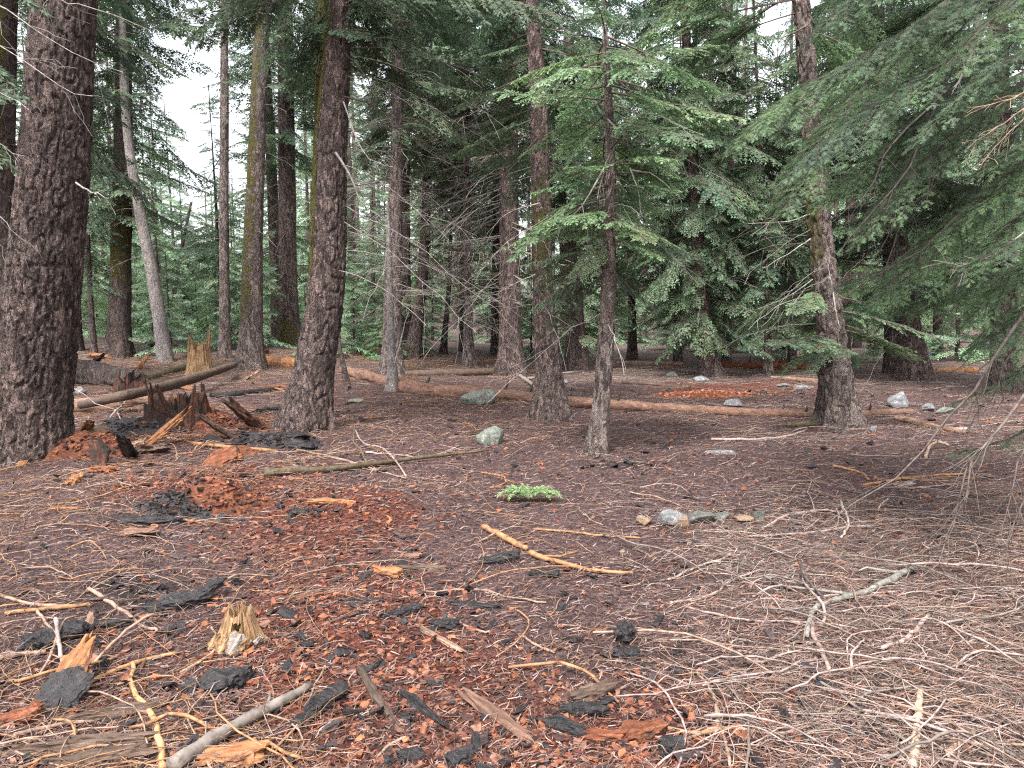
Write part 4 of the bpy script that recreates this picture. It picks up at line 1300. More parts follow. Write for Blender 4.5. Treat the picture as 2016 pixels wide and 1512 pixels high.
def chunk_mb(L, W, T, rng, nr=12, ns=12, rag=0.16):
    """an irregular split piece of wood or bark, grain along X"""
    o = rng.uniform(0, 80)
    x = np.linspace(-1, 1, nr)
    a = np.linspace(0, 2 * np.pi, ns, endpoint=False)
    sq = lambda v, p: np.sign(v) * np.abs(v) ** p
    yy = sq(np.cos(a), 0.6)
    zz = sq(np.sin(a), 0.6)
    wx = (1 - 0.45 * np.abs(x) ** 3) * (1 + 0.3 * noise2(x * 1.7 + o, x * 0, 1)) * (1 + rng.uniform(-0.35, 0.35) * x)
    off = 0.25 * noise2(x * 1.3 + o, x * 0, 4)
    V = np.zeros((nr, ns, 3))
    n1 = noise3(x[:, None] * 2.2 + o, yy[None] * 2, zz[None] * 2)
    n2 = noise3(x[:, None] * 5 + o, yy[None] * 5, zz[None] * 4)
    n3 = noise3(x[:, None] * 9 + o, yy[None] * 14, zz[None] * 12)
    k = 1 + 0.22 * n1 + 0.18 * n2 + 0.12 * n3
    V[:, :, 0] = x[:, None] * L / 2 + (np.abs(x)[:, None] > 0.8) * np.sign(x)[:, None] * L * rag * noise3(yy[None] * 4 + o, zz[None] * 2, np.sign(x)[:, None])
    V[:, :, 1] = (yy[None] * k * wx[:, None] + off[:, None]) * W / 2
    V[:, :, 2] = (zz[None] * k * (0.75 + 0.25 * wx[:, None]) + 0.5 * noise3(x[:, None] * 1.5 + o, yy[None] * 1.5, 0.0)) * T / 2
    idx = np.arange(nr * ns).reshape(nr, ns)
    A, B = idx[:-1], idx[1:]
    Fq = np.stack([A, B, np.roll(B, -1, 1), np.roll(A, -1, 1)], -1).reshape(-1, 4)
    mb = MB().add(V.reshape(-1, 3), Fq, 0, rng.uniform(0.75, 1.25) * np.ones(3))
    for e in (0, nr - 1):
        c = V[e].mean(0)
        b = mb.n
        mb.add([c], np.zeros((0, 4), int), 0, (0.9, 0.9, 0.9))
        t = np.stack([np.roll(idx[e], -1), idx[e], np.full(ns, b)], -1)
        mb.F.append(t if e == 0 else t[:, ::-1])
        mb.M.append(np.zeros(ns, np.int32))
    return mb


def chunk(name, label, px, py, L, W, T, heading, mat, cat, seed, pitch=0.0, roll=0.0, lift=0.0, group=None, depth_px=None):
    rng = np.random.default_rng(seed + 3000)
    g = ground_at(px, py if depth_px is None else depth_px)
    if depth_px is not None:
        g = at_depth(px, py, g[1])
    o = link(name, chunk_mb(L, W, T, rng, nr=int(np.clip(L / 0.007, 14, 44)), ns=26).mesh(name, mat, False), None, g + np.array([0, 0, T * 0.25 + lift + abs(math.sin(pitch)) * L * 0.36]))
    set_rot(o, rot(heading, pitch, roll))
    tag(o, label, cat, group)
    return o


stump_thing('small tan rotten stump with a dark hole in the open litter', 472, 1268, 50, 112, M_WOOD_FIBRE, 61, 0.34, 0.5, 0.75, taper=0.46, shards=0, dent=(-1.45, 0.72, 0.33, 0.13))
stump_thing('low hollow rotten red stump with jagged walls under the dark slender log', 352, 832, 58, 82, M_WOOD_DARKRED, 62, 0.5, 0.8, 0.25, shards=9, front_open=0.6, taper=0.9)
stump_thing('tan shattered stump of upright fibres beside the slender grey trunk', 394, 736, 25, 84, M_WOOD_FIBRE, 63, 0.4, 0.3, 0.35, shards=12, taper=0.72)
stump_thing('rotten hollow end of old wood with orange flakes beside the fallen plated log', 258, 776, 30, 46, M_WOOD_DARKRED, 64, 0.5, 0.7, 0.2, shards=5, taper=0.9)
stump_thing('far dark red stump remnant beside the thin grey sapling', 1537, 722, 15, 20, M_WOOD_RED, 65, 0.5, 0.5, 0.4)
stump_thing('tiny dark red stump remnant just before the grey furrowed trunk', 750, 690, 10, 28, M_WOOD_RED, 66, 0.5, 0.5, 0.4)

rs = [  # px, py(base), rx px, h px, mat, label, squash
    (944, 793, 37, 31, M_ROCK_GREEN, 'largest grey green boulder resting against the decayed log'),
    (969, 873, 33, 38, M_ROCK_GREEN, 'pale green rock sitting alone in the open litter before the long log'),
    (1380, 754, 21, 15, M_ROCK_GREY, 'round blue grey rock beside the foot of the leaning flaky trunk'),
    (1444, 801, 21, 19, M_ROCK_GREY, 'pale domed rock just behind the long pale log'),
    (1769, 801, 26, 33, M_ROCK_GREY, 'angular white rock with a peaked top near the end of the long pale log'),
    (1826, 809, 15, 16, M_ROCK_GREY, 'small pale rock beside the angular white rock'),
    (1862, 816, 20, 18, M_ROCK_GREEN, 'mossy low rock beyond the small pale rock'),
    (1541, 763, 13, 9, M_ROCK_GREY, 'small flat grey rock by the pale thin log'),
    (1582, 767, 20, 10, M_ROCK_GREY, 'wide flat grey rock next to the cracked bark trunk'),
    (1108, 756, 11, 11, M_ROCK_GREY, 'little grey rock showing just behind the lichen patched trunk'),
    (1326, 744, 15, 14, M_ROCK_DARK, 'dark green rock at the edge of the orange needle patch'),
    (1321, 1030, 34, 30, M_ROCK_GREY, 'grey speckled stone with a rusty side in the row of half buried stones'),
    (1343, 1036, 20, 20, M_ROCK_RUST, 'rusty orange stone leaning on the grey speckled stone'),
    (1375, 1028, 32, 22, M_ROCK_DARK, 'long dark lichened stone in the middle of the row of half buried stones'),
    (1416, 1024, 20, 17, M_ROCK_DARK, 'small dark lichened stone ending the long lichened stone'),
    (1266, 1033, 16, 18, M_ROCK_RUST, 'small brown stone standing at one end of the half buried stones'),
    (1462, 1026, 21, 13, M_ROCK_RUST, 'pinkish flat stone just past the small dark lichened stone'),
    (1492, 1026, 12, 22, M_ROCK_DARK, 'upright dark green stone at the far end of the half buried stones'),
    (1418, 893, 30, 8, M_ROCK_GREY, 'flat grey stone nearly buried in dark soil beyond the young tree'),
    (158, 776, 13, 16, M_ROCK_GREY, 'purplish grey rock between the fallen plated log and the pale split log'),
    (1720, 850, 8, 12, M_ROCK_GREY, 'tiny lilac stone by the foot of the cracked bark trunk'),
    (841, 778, 9, 6, M_ROCK_GREEN, 'tiny green stone under the decayed log'),
    (1273, 1194, 9, 8, M_ROCK_GREY, 'tiny pale pebble among thin twigs below the half buried stones'),
    (1226, 1090, 7, 7, M_ROCK_RUST, 'tiny pink pebble beside the end of the orange stick'),
    (700, 792, 16, 8, M_ROCK_GREEN, 'flat pale green stone behind the swollen foot of the curved trunk'),
]


def rock(i, px, py, rx, hp, mat, label):
    rng = np.random.default_rng(70 + i)
    g = ground_at(px, py)
    k = ((g - CAM) @ FWD) / F_PX
    bm = bmesh.new()
    bmesh.ops.create_icosphere(bm, subdivisions=4, radius=1.0)
    V = np.array([v.co[:] for v in bm.verts])
    Fc = np.array([[v.index for v in f.verts] for f in bm.faces])
    bm.free()
    o = rng.uniform(0, 60)
    d = 1 + 0.26 * noise3(V[:, 0] * 1.1 + o, V[:, 1] * 1.1, V[:, 2] * 1.1) + 0.10 * noise3(V[:, 0] * 2.7 + o, V[:, 1] * 2.7, V[:, 2] * 2.7) + 0.03 * noise3(V[:, 0] * 8 + o, V[:, 1] * 8, V[:, 2] * 8)
    V = V * d[:, None]
    # a few flattened facets
    for _ in range(9):
        nrm = unit(rng.normal(0, 1, 3))
        lim = rng.uniform(0.5, 0.85)
        ov = V @ nrm - lim
        V = V - np.clip(ov, 0, None)[:, None] * nrm * 0.85
    H = hp * k
    if 'peaked' in label:
        V[:, :2] *= (1 - 0.16 * np.clip(V[:, 2:3] + 0.2, 0, 1))
    V = V / np.abs(V).max(0) * np.array([rx * k, rx * k * 0.8, H * 0.62])
    V[:, 2] += H * 0.36
    ob = link('rock', MB().add(V, Fc).mesh('rock', mat), None, g)
    tag(ob, label, 'rock')


for i, r in enumerate(rs):
    rock(i, *r)

# ---- notable pieces of bark and wood
W = [  # name, label, px, py, L, W, T, heading(deg), pitch(deg), roll(deg), mat, cat
    ('bark_chunk', 'orange and black chunk of bark standing tilted near the lower corner', 150, 1350, 0.25, 0.10, 0.04, 70, 48, 40, M_WOOD_ORANGE),
    ('bark_chunk', 'black bark plate leaning under the orange tilted chunk', 120, 1385, 0.24, 0.14, 0.03, 60, 22, 25, M_CHAR),
    ('wood_chunk', 'big orange wood chunk at the lowest edge beside the grey branch', 455, 1500, 0.22, 0.12, 0.05, 10, 6, 0, M_WOOD_ORANGE),
    ('charred_chunk', 'shiny charred chunk beside the small tan stump, streaked along its length', 345, 1195, 0.30, 0.10, 0.06, 30, 8, 20, M_CHAR),
    ('charred_chunk', 'second charred slab leaning toward the hole of the small tan stump', 395, 1188, 0.26, 0.06, 0.05, 55, 18, 0, M_CHAR),
    ('charred_chunk', 'purple grey sliver of char lying before the charred chunk', 300, 1205, 0.17, 0.05, 0.04, -35, 4, 0, M_CHAR),
    ('charred_chunk', 'broad glossy black char lump in the open litter below the small stump', 450, 1352, 0.20, 0.13, 0.06, 40, 8, 0, M_CHAR),
    ('charred_chunk', 'small square black char lump beside the broad glossy lump', 378, 1362, 0.10, 0.09, 0.05, 80, 0, 0, M_CHAR),
    ('charred_chunk', 'blue black char piece with a split tail near the grey branch end', 640, 1385, 0.19, 0.08, 0.04, 62, 5, 0, M_CHAR),
    ('charred_chunk', 'narrow black char tail beside the blue black char piece', 612, 1418, 0.16, 0.04, 0.03, 50, 2, 0, M_CHAR),
    ('charred_chunk', 'wet black char lump in the tangle of tan twigs near the edge', 90, 1272, 0.18, 0.12, 0.07, 20, 0, 0, M_CHAR),
    ('charred_chunk', 'dark char lump next to the wet black lump among twigs', 140, 1252, 0.17, 0.10, 0.07, -20, 4, 0, M_CHAR),
    ('charred_chunk', 'flat black char strip by the wet black lump', 205, 1232, 0.22, 0.07, 0.04, 15, 0, 0, M_CHAR),
    ('bark_plate', 'flat pinkish bark plate lying on black litter up the slope', 270, 1050, 0.24, 0.15, 0.03, 10, 3, 0, M_WOOD_LOG),
    ('charred_chunk', 'black char ridge just behind the flat pinkish bark plate', 275, 1030, 0.52, 0.10, 0.06, 8, 0, 0, M_CHAR),
    ('charred_chunk', 'small black char lump by orange crumbs past the red patch', 588, 1017, 0.13, 0.10, 0.07, 0, 0, 0, M_CHAR),
    ('charred_chunk', 'narrow dark strip of bark under the orange stick', 985, 1108, 0.24, 0.06, 0.05, 18, 4, 0, M_CHAR),
    ('charred_chunk', 'black char lump touching the middle of the orange stick', 1072, 1136, 0.17, 0.07, 0.06, 0, 0, 0, M_CHAR),
    ('charred_chunk', 'crumbled black lump before the pale bark splinter', 875, 1238, 0.13, 0.09, 0.06, 10, 0, 0, M_CHAR),
    ('charred_chunk', 'two tone dark lump rising alone amid fine needles', 1230, 1262, 0.10, 0.08, 0.09, 60, 20, 0, M_CHAR),
    ('charred_chunk', 'glossy dark lump just below the two tone lump', 1232, 1300, 0.11, 0.09, 0.07, 0, 0, 0, M_CHAR),
    ('bark_chunk', 'ridged dark bark piece resting on orange crumbs', 1168, 1378, 0.17, 0.06, 0.05, 14, 12, 10, M_WOOD_BROWN),
    ('charred_chunk', 'black bark piece under the ridged dark bark piece', 1150, 1408, 0.17, 0.05, 0.05, 5, 0, 0, M_CHAR),
    ('charred_chunk', 'long black splintered bark along the low edge', 1120, 1448, 0.20, 0.06, 0.05, -25, 0, 0, M_CHAR),
    ('bark_chunk', 'reddish bark piece beside the long black splintered bark', 1190, 1460, 0.15, 0.05, 0.04, -10, 6, 0, M_WOOD_RED),
    ('bark_chunk', 'wide orange brown bark strip near the low edge', 1262, 1452, 0.17, 0.06, 0.05, 12, 6, 0, M_WOOD_RED),
    ('charred_chunk', 'black rounded lump on the low edge under the wide bark strip', 1320, 1478, 0.08, 0.07, 0.06, 0, 0, 0, M_CHAR),
    ('charred_chunk', 'dark lump on the low edge beside the tan twig', 905, 1500, 0.10, 0.07, 0.05, 30, 0, 0, M_CHAR),
    ('charred_chunk', 'wide black lump on the low edge below the rotten plank', 810, 1498, 0.09, 0.06, 0.04, 0, 0, 0, M_CHAR),
    ('wood_plank', 'greenish brown splintered plank lying down slope from the red crumbs', 742, 1380, 0.42, 0.035, 0.03, -62, -2, 0, M_WOOD_BROWN),
    ('wood_plank', 'black weathered plank parallel to the greenish brown plank', 818, 1393, 0.42, 0.04, 0.035, -52, -2, 0, M_CHAR),
    ('charred_chunk', 'grey char flake between the two parallel planks', 790, 1418, 0.10, 0.045, 0.02, -40, 10, 0, M_CHAR),
    ('wood_plank', 'flat decayed pinkish plank sunk into the crumbs toward the low edge', 1000, 1430, 0.52, 0.055, 0.022, -50, -2, 0, M_WOOD_LOG),
    ('wood_plank', 'pale tan splinter plank above the sunken pinkish plank', 868, 1262, 0.32, 0.030, 0.02, -48, -1, 0, M_WOOD_TAN),
    ('wood_chunk', 'orange fibrous wood piece in the open red crumbs', 762, 1130, 0.20, 0.07, 0.04, -35, 4, 0, M_WOOD_ORANGE),
    ('bark_plate', 'pink bark flake beside a dark strip above the orange fibrous piece', 812, 1098, 0.12, 0.07, 0.02, -20, 8, 0, M_WOOD_LOG),
    ('bark_chunk', 'dark brown strip of bark under the pink bark flake', 830, 1122, 0.30, 0.05, 0.04, 0, 0, 0, M_WOOD_BROWN),
    ('charred_chunk', 'thin black bark strip before the pale forked twig', 935, 1196, 0.26, 0.045, 0.03, -10, 0, 0, M_CHAR),
    ('charred_chunk', 'short black strip amid red crumbs', 715, 1187, 0.20, 0.03, 0.03, 8, 0, 0, M_CHAR),
    ('charred_chunk', 'twisted dark bark strip below the short black strip', 790, 1212, 0.20, 0.05, 0.04, 35, 4, 0, M_CHAR),
    ('wood_shard', 'upright orange shard leaning on the massive trunk foot', 128, 852, 0.40, 0.07, 0.05, 90, 75, 20, M_WOOD_ORANGE),
    ('wood_shard', 'broad orange torn shard next to the upright shard', 168, 862, 0.52, 0.16, 0.08, -48, 24, 40, M_WOOD_ORANGE),
    ('wood_shard', 'long orange splinter lying before the massive trunk foot', 70, 897, 0.75, 0.08, 0.05, 14, 4, 0, M_WOOD_ORANGE),
    ('wood_shard', 'thick orange shard pointing down the slope below the long splinter', 45, 918, 0.34, 0.07, 0.05, -68, -6, 0, M_WOOD_ORANGE),
    ('wood_shard', 'small tan shard lying below the broad torn shard', 148, 950, 0.30, 0.09, 0.05, -72, -3, 0, M_WOOD_ORANGE),
    ('wood_shard', 'rotten pink orange lump below the broad torn shard', 185, 890, 0.40, 0.22, 0.14, -30, 4, 0, M_WOOD_RED),
    ('wood_shard', 'tan block of split wood before the rotten hollow log end', 232, 738, 0.62, 0.24, 0.20, -38, -10, 20, M_WOOD_TAN),
    ('charred_chunk', 'black wet charcoal slab at the foot of the rotten red stump', 285, 835, 0.90, 0.40, 0.10, 12, 0, 0, M_CHAR),
    ('charred_chunk', 'black crumbled bark heap before the curved trunk foot', 545, 868, 0.75, 0.35, 0.12, -8, 0, 0, M_CHAR),
    ('charred_chunk', 'grey black bark slab beyond the thick orange splinters', 590, 882, 0.45, 0.18, 0.08, -25, 0, 0, M_CHAR),
    ('charred_chunk', 'flat black bark slab beside the curved trunk foot', 520, 860, 0.50, 0.18, 0.06, 5, 0, 0, M_CHAR),
    ('wood_chunk', 'flat yellow splinter beside orange sticks past the red patch', 660, 990, 0.38, 0.05, 0.03, -4, 0, 0, M_WOOD_ORANGE),
    ('wood_chunk', 'flat yellow splinter on twigs under the massive trunk', 130, 1003, 0.22, 0.04, 0.02, 0, 0, 0, M_WOOD_ORANGE),
    ('bark_plate', 'grey thin bark plate lying on dark soil near the far twigs', 1782, 957, 0.16, 0.08, 0.03, 10, 6, 0, M_WOOD_GREY),
    ('bark_plate', 'white bark flake beside a peeling plank', 1870, 848, 0.35, 0.12, 0.04, -20, 4, 0, M_WOOD_GREY),
    ('wood_chunk', 'reddish bark block on black litter by the broad torn shard', 205, 930, 0.30, 0.14, 0.07, -20, 0, 0, M_WOOD_RED),
    ('bark_plate', 'thin pale bark flake lying by the blackened log', 435, 755, 0.45, 0.14, 0.04, 0, 0, 0, M_WOOD_GREY),
    ('wood_chunk', 'cut tan end of a stick standing up among left hand twigs'.replace('left hand ', 'crossed '), 176, 1240, 0.14, 0.035, 0.03, 110, 20, 0, M_WOOD_TAN),
    ('bark_chunk', 'brown bark strip in the low corner below long tan twigs', 200, 1420, 0.40, 0.06, 0.05, 18, 0, 0, M_WOOD_BROWN),
    ('bark_chunk', 'dark cracked bark strip in the lowest corner', 130, 1478, 0.50, 0.05, 0.05, 12, 0, 0, M_WOOD_BROWN),
    ('bark_chunk', 'brown bark strip parallel to the dark cracked strip', 200, 1500, 0.32, 0.05, 0.05, 15, 0, 0, M_WOOD_BROWN),
    ('wood_chunk', 'dark red wood piece amid leaf crumbs at the far lower corner', 40, 1420, 0.14, 0.08, 0.05, 40, 0, 0, M_WOOD_RED),
]
for i, (nm, lb, px, py, L, Wd, T, hd, pt, rl, mt) in enumerate(W):
    chunk(nm, lb, px, py, L, Wd, T, math.radians(hd), mt, {'charred_chunk': 'charred wood', 'bark_chunk': 'bark', 'bark_plate': 'bark', 'wood_plank': 'plank', 'wood_shard': 'wood shard', 'wood_chunk': 'wood'}[nm], i,
          math.radians(pt), math.radians(rl))



def boxes(x, y, L, W_, T, rng, lift):
    N = len(x)
    c = np.array([[-1, -1, -1], [1, -1, -1], [1, 1, -1], [-1, 1, -1], [-1, -1, 1], [1, -1, 1], [1, 1, 1], [-1, 1, 1]], float)
    V = c[None] * np.stack([L, W_, T], -1)[:, None] / 2
    V = V * rng.uniform(0.45, 1.25, (N, 8, 3))
    a = rng.uniform(0, 6.28, N)
    p = rng.normal(0, 0.3, N)
    q = rng.normal(0, 0.35, N)
    cq, sq_ = np.cos(q), np.sin(q)
    V = np.stack([V[:, :, 0], V[:, :, 1] * cq[:, None] - V[:, :, 2] * sq_[:, None], V[:, :, 1] * sq_[:, None] + V[:, :, 2] * cq[:, None]], -1)
    cp, sp = np.cos(p), np.sin(p)
    V = np.stack([V[:, :, 0] * cp[:, None] - V[:, :, 2] * sp[:, None], V[:, :, 1], V[:, :, 0] * sp[:, None] + V[:, :, 2] * cp[:, None]], -1)
    ca, sa = np.cos(a), np.sin(a)
    V = np.stack([V[:, :, 0] * ca[:, None] - V[:, :, 1] * sa[:, None], V[:, :, 0] * sa[:, None] + V[:, :, 1] * ca[:, None], V[:, :, 2]], -1)
    V += np.stack([x, y, height(x, y) + lift], -1)[:, None]
    i = np.arange(N)[:, None] * 8
    F = np.concatenate([i + np.array([k]) for k in ([0, 3, 2, 1], [4, 5, 6, 7], [0, 1, 5, 4], [1, 2, 6, 5], [2, 3, 7, 6], [3, 0, 4, 7])])
    return V.reshape(-1, 3), F


def mound(name, label, px, py, rx, ry, H, mat, seed, cat, chip_pal):
    """a low crumbly heap: rough dome, crumbs bedded in its surface"""
    rng = np.random.default_rng(seed)
    g = ground_at(px, py)
    n = 60
    u = np.linspace(-1, 1, n)
    X, Y = np.meshgrid(u, u)
    d = np.sqrt(X ** 2 + Y ** 2)
    o = rng.uniform(0, 40)
    edge = 1 + 0.3 * noise2(X * 1.6 + o, Y * 1.6, 2)
    prof = np.clip(1 - (d / edge / 0.92) ** 2, -0.25, 1)
    Z = H * prof * (1 + 0.5 * noise2(X * 2.4 + o, Y * 2.4, 1)) + H * 0.22 * noise2(X * 7 + o, Y * 7, 4) + H * 0.10 * noise2(X * 17 + o, Y * 17, 6)
    gx, gy = g[0] + X * rx, g[1] + Y * ry
    Z = Z + height(gx, gy) - g[2] - 0.01
    V = np.stack([X * rx, Y * ry, Z], -1).reshape(-1, 3)
    idx = np.arange(n * n).reshape(n, n)
    Fq = np.stack([idx[:-1, :-1], idx[:-1, 1:], idx[1:, 1:], idx[1:, :-1]], -1).reshape(-1, 4)
    ob = link(name, MB().add(V, Fq, 0, (0.8, 0.8, 0.8)).mesh(name, mat, False), None, g)
    tag(ob, label, cat)
    k = 900
    i = rng.integers(0, n * n, k)
    i = i[(d.ravel()[i] < 0.9)]
    L = (0.010 + 0.06 * rng.uniform(0, 1, len(i)) ** 2.5) * (0.6 + g[1] / 14)
    v, f = boxes(np.zeros(len(i)), np.zeros(len(i)), L, L * 0.5, L * 0.35, rng, 0.0)
    v = v - np.tile([0, 0, float(height(0.0, 0.0))], (len(v), 1)) + np.repeat(V[i] + [0, 0, 0.004], 8, axis=0)
    c = np.array(chip_pal)[rng.integers(0, len(chip_pal), len(i))] * rng.uniform(0.6, 1.3, (len(i), 1))
    cr = link('crumbs', MB().add(v, f, 0, np.repeat(c, 8, axis=0)).mesh('crumbs', M_TWIG, False), ob)
    cr['kind'] = 'stuff'


REDP = [[0.12, 0.036, 0.022], [0.18, 0.06, 0.034], [0.06, 0.024, 0.017], [0.22, 0.085, 0.042], [0.03, 0.018, 0.015]]
BLKP = [[0.012, 0.010, 0.011], [0.03, 0.026, 0.027], [0.06, 0.05, 0.05], [0.05, 0.022, 0.017]]
mound('wood_mound', 'red crumbly mound of rotten wood beside the black crumbly mound', 432, 990, 0.42, 0.30, 0.17, M_WOOD_RED, 1, 'rotten wood', REDP)
mound('char_mound', 'black crumbly char mound touching the red crumbly mound', 345, 1008, 0.32, 0.24, 0.12, M_CHAR, 2, 'charred wood', BLKP)
mound('wood_mound', 'orange brown crumb heap at the foot of the rotten red stump', 405, 828, 0.55, 0.45, 0.14, M_WOOD_RED, 3, 'rotten wood', REDP)
mound('wood_mound', 'torn orange brown crumb heap below the shards beside the massive trunk', 185, 890, 0.55, 0.40, 0.20, M_WOOD_RED, 4, 'rotten wood', REDP)
mound('char_mound', 'wet black heap of char before the rotten red stump', 290, 842, 0.60, 0.35, 0.12, M_CHAR, 5, 'charred wood', BLKP)
mound('char_mound', 'black crumbling bark heap by the swollen foot of the curved trunk', 560, 872, 0.50, 0.30, 0.10, M_CHAR, 6, 'charred wood', BLKP)
mound('wood_mound', 'scattered orange red needle heap between the round grey rock and the pale log', 1395, 775, 1.3, 0.7, 0.05, M_WOOD_RED, 7, 'rotten wood', [[0.34, 0.11, 0.06], [0.28, 0.10, 0.06], [0.40, 0.15, 0.08]])

s0 = bpy.data.objects['tree_stump']
for i, (aa, hh, ww) in enumerate([(-1.9, 0.085, 0.05), (-1.45, 0.11, 0.06), (-1.0, 0.08, 0.05), (-2.5, 0.09, 0.05), (-0.5, 0.07, 0.06), (-1.2, 0.06, 0.04)]):
    rng = np.random.default_rng(640 + i)
    so = link('wood_shard', chunk_mb(hh, ww, 0.022, rng, 22, 18).mesh('wood_shard', M_WOOD_GREY if i in (1, 4) else M_WOOD_FIBRE, False), s0)
    so.location = (hh * 0.38, 0.118 * math.sin(aa), -0.118 * math.cos(aa))
    so.rotation_euler = (aa, 0.45, rng.normal(0, 0.2))

rb = np.random.default_rng(333)
SHN = [('orange', M_WOOD_ORANGE), ('brown', M_WOOD_BROWN), ('dark red', M_WOOD_DARKRED), ('tan', M_WOOD_TAN), ('black', M_CHAR), ('red', M_WOOD_RED)]
BANK = [(352, 800, 'the rotten red stump'), (394, 700, 'the tan shattered stump'), (258, 750, 'the rotten hollow wood'), (60, 890, 'the massive trunk foot'), (150, 800, 'the pale split log'), (600, 845, 'the curved trunk foot'),
        (185, 880, 'the torn crumb heap'), (442, 700, 'the slender grey trunk'), (325, 705, 'the thin leaning trunk'), (490, 725, 'the moss coated trunk')]
for i in range(64):
    px = rb.uniform(125, 560)
    py = rb.uniform(700, 930) if rb.uniform() < 0.75 else rb.uniform(668, 720)
    if (px - 590) ** 2 + (py - 830) ** 2 < 70 ** 2:
        continue
    cn, mt = SHN[rb.integers(len(SHN))]
    L = rb.uniform(0.18, 0.7)
    up = rb.uniform() < 0.3
    d = min(BANK, key=lambda b: abs(b[0] - px) * 0.7 + abs(b[1] - py))
    rel = 'behind' if py < d[1] - 22 else 'in front of' if py > d[1] + 22 else 'beside'
    lb = f"{'long' if L > 0.42 else 'short'} {'tilted' if up else 'flat'} {cn} shard of broken wood {rel} {d[2]}"
    so = chunk('wood_shard', lb, px, py, L, L * rb.uniform(0.12, 0.4), L * rb.uniform(0.08, 0.2), rb.uniform(0, 6.28), mt, 'wood shard', 100 + i, rb.uniform(0.3, 0.8) if up else rb.normal(0, 0.1), rb.normal(0, 0.4))
    so['group'] = f'{cn} shards {rel} {d[2]}'

# ---- notable sticks, authored
TAN = (0.26, 0.178, 0.135)
ORG = (0.29, 0.15, 0.075)
GRY = (0.16, 0.135, 0.12)
PNK = (0.29, 0.218, 0.20)
NSTICK = 0
LANDMARKS = [(472, 1230, 'the small tan stump'), (352, 800, 'the rotten red stump'), (450, 1350, 'the broad glossy char lump'), (150, 1355, 'the tilted orange chunk'), (968, 860, 'the pale green rock'),
             (944, 785, 'the largest boulder'), (1040, 985, 'the green sprig'), (1345, 1020, 'the half buried stones'), (1174, 890, 'the young tree foot'), (1088, 820, 'the lichen patched trunk'), (1658, 835, 'the cracked bark trunk'),
             (600, 845, 'the curved trunk foot'), (60, 890, 'the massive trunk foot'), (1100, 1110, 'the orange stick'), (818, 1393, 'the parallel planks'), (1000, 1430, 'the sunken pinkish plank'),
             (1232, 1300, 'the two tone lump'), (1769, 790, 'the angular white rock'), (1690, 1180, 'the crooked lichened branch'), (1805, 1440, 'the thick pale stick'), (640, 1385, 'the blue black char'),
             (270, 1050, 'the pinkish bark plate'), (435, 975, 'the red crumbly mound'), (760, 915, 'the mossy pole'), (90, 1272, 'the wet black lump'), (1418, 893, 'the flat buried stone')]


def where(px, py):
    d = [(((px - l[0]) * 0.6) ** 2 + ((py - l[1]) * 1.5) ** 2, l) for l in LANDMARKS]
    l = min(d)[1]
    dy = py - l[1]
    if dy > 45:
        return 'in front of ' + l[2]
    if dy < -45:
        return 'behind ' + l[2]
    return 'beside ' + l[2]


def bumpy_stick(P3, r0, r1, rng, col, sides=7, K=14, forks=()):
    Q = catmull(P3, K)
    L = np.linalg.norm(np.diff(Q, axis=0), axis=1).sum()
    Q[1:-1] += rng.normal(0, 1, (K - 2, 3)) * np.array([0.005, 0.005, 0.004]) * min(L, 0.8)
    R = np.linspace(r0, r1, K) * (1 + 0.08 * rng.normal(0, 1, K))
    Pc, Rc = capped(Q, R)
    v, f = tubes(Pc[None], Rc[None], sides)
    mb = MB().add(v, f, 0, np.clip(np.array(col) * np.repeat(rng.uniform(0.75, 1.25, len(Pc)), sides)[:, None], 0, 1))
    for u in forks:
        i = int(u * (K - 1))
        T = unit(Q[min(i + 1, K - 1)] - Q[max(i - 1, 0)])
        s = unit(np.cross(T, [0, 0, 1.0])) * rng.choice([-1, 1])
        d = unit(T * rng.uniform(0.4, 1.2) + s + np.array([0, 0, rng.uniform(-0.05, 0.3)]))
        l = L * rng.uniform(0.12, 0.35)
        t = np.linspace(0, 1, 5)[:, None]
        B = Q[i] + d * l * t + rng.normal(0, 0.05 * l, (5, 3)) * t
        B[:, 2] = np.maximum(B[:, 2], height(B[:, 0], B[:, 1]) + R[i] * 0.5)
        Pb, Rb = capped(B, np.maximum(0.0012, R[i] * 0.6 * np.linspace(1, 0.5, 5)))
        v, f = tubes(Pb[None], Rb[None], 5)
        mb.add(v, f, 0, np.array(col) * rng.uniform(0.85, 1.15))
    return mb


def stick(label, pts, r0, r1, col, name='fallen_stick', cat='stick', seed=0, forks=(), lifts=None, group=None):
    global NSTICK
    NSTICK += 1
    rng = np.random.default_rng(7000 + NSTICK)
    P = []
    for i, p in enumerate(pts):
        g = ground_at(*p)
        g[2] += r0 * 0.8 + 0.004 + (lifts[i] if lifts else 0)
        P.append(g)
    P = np.array(P)
    base = P[0].copy()
    mb = bumpy_stick(P, r0, r1, rng, col, forks=forks)
    mb.V = [v - base.astype(np.float32) for v in mb.V]
    o = link(name, mb.mesh(name, M_TWIG), None, base)
    tag(o, label, cat, group)
    return o


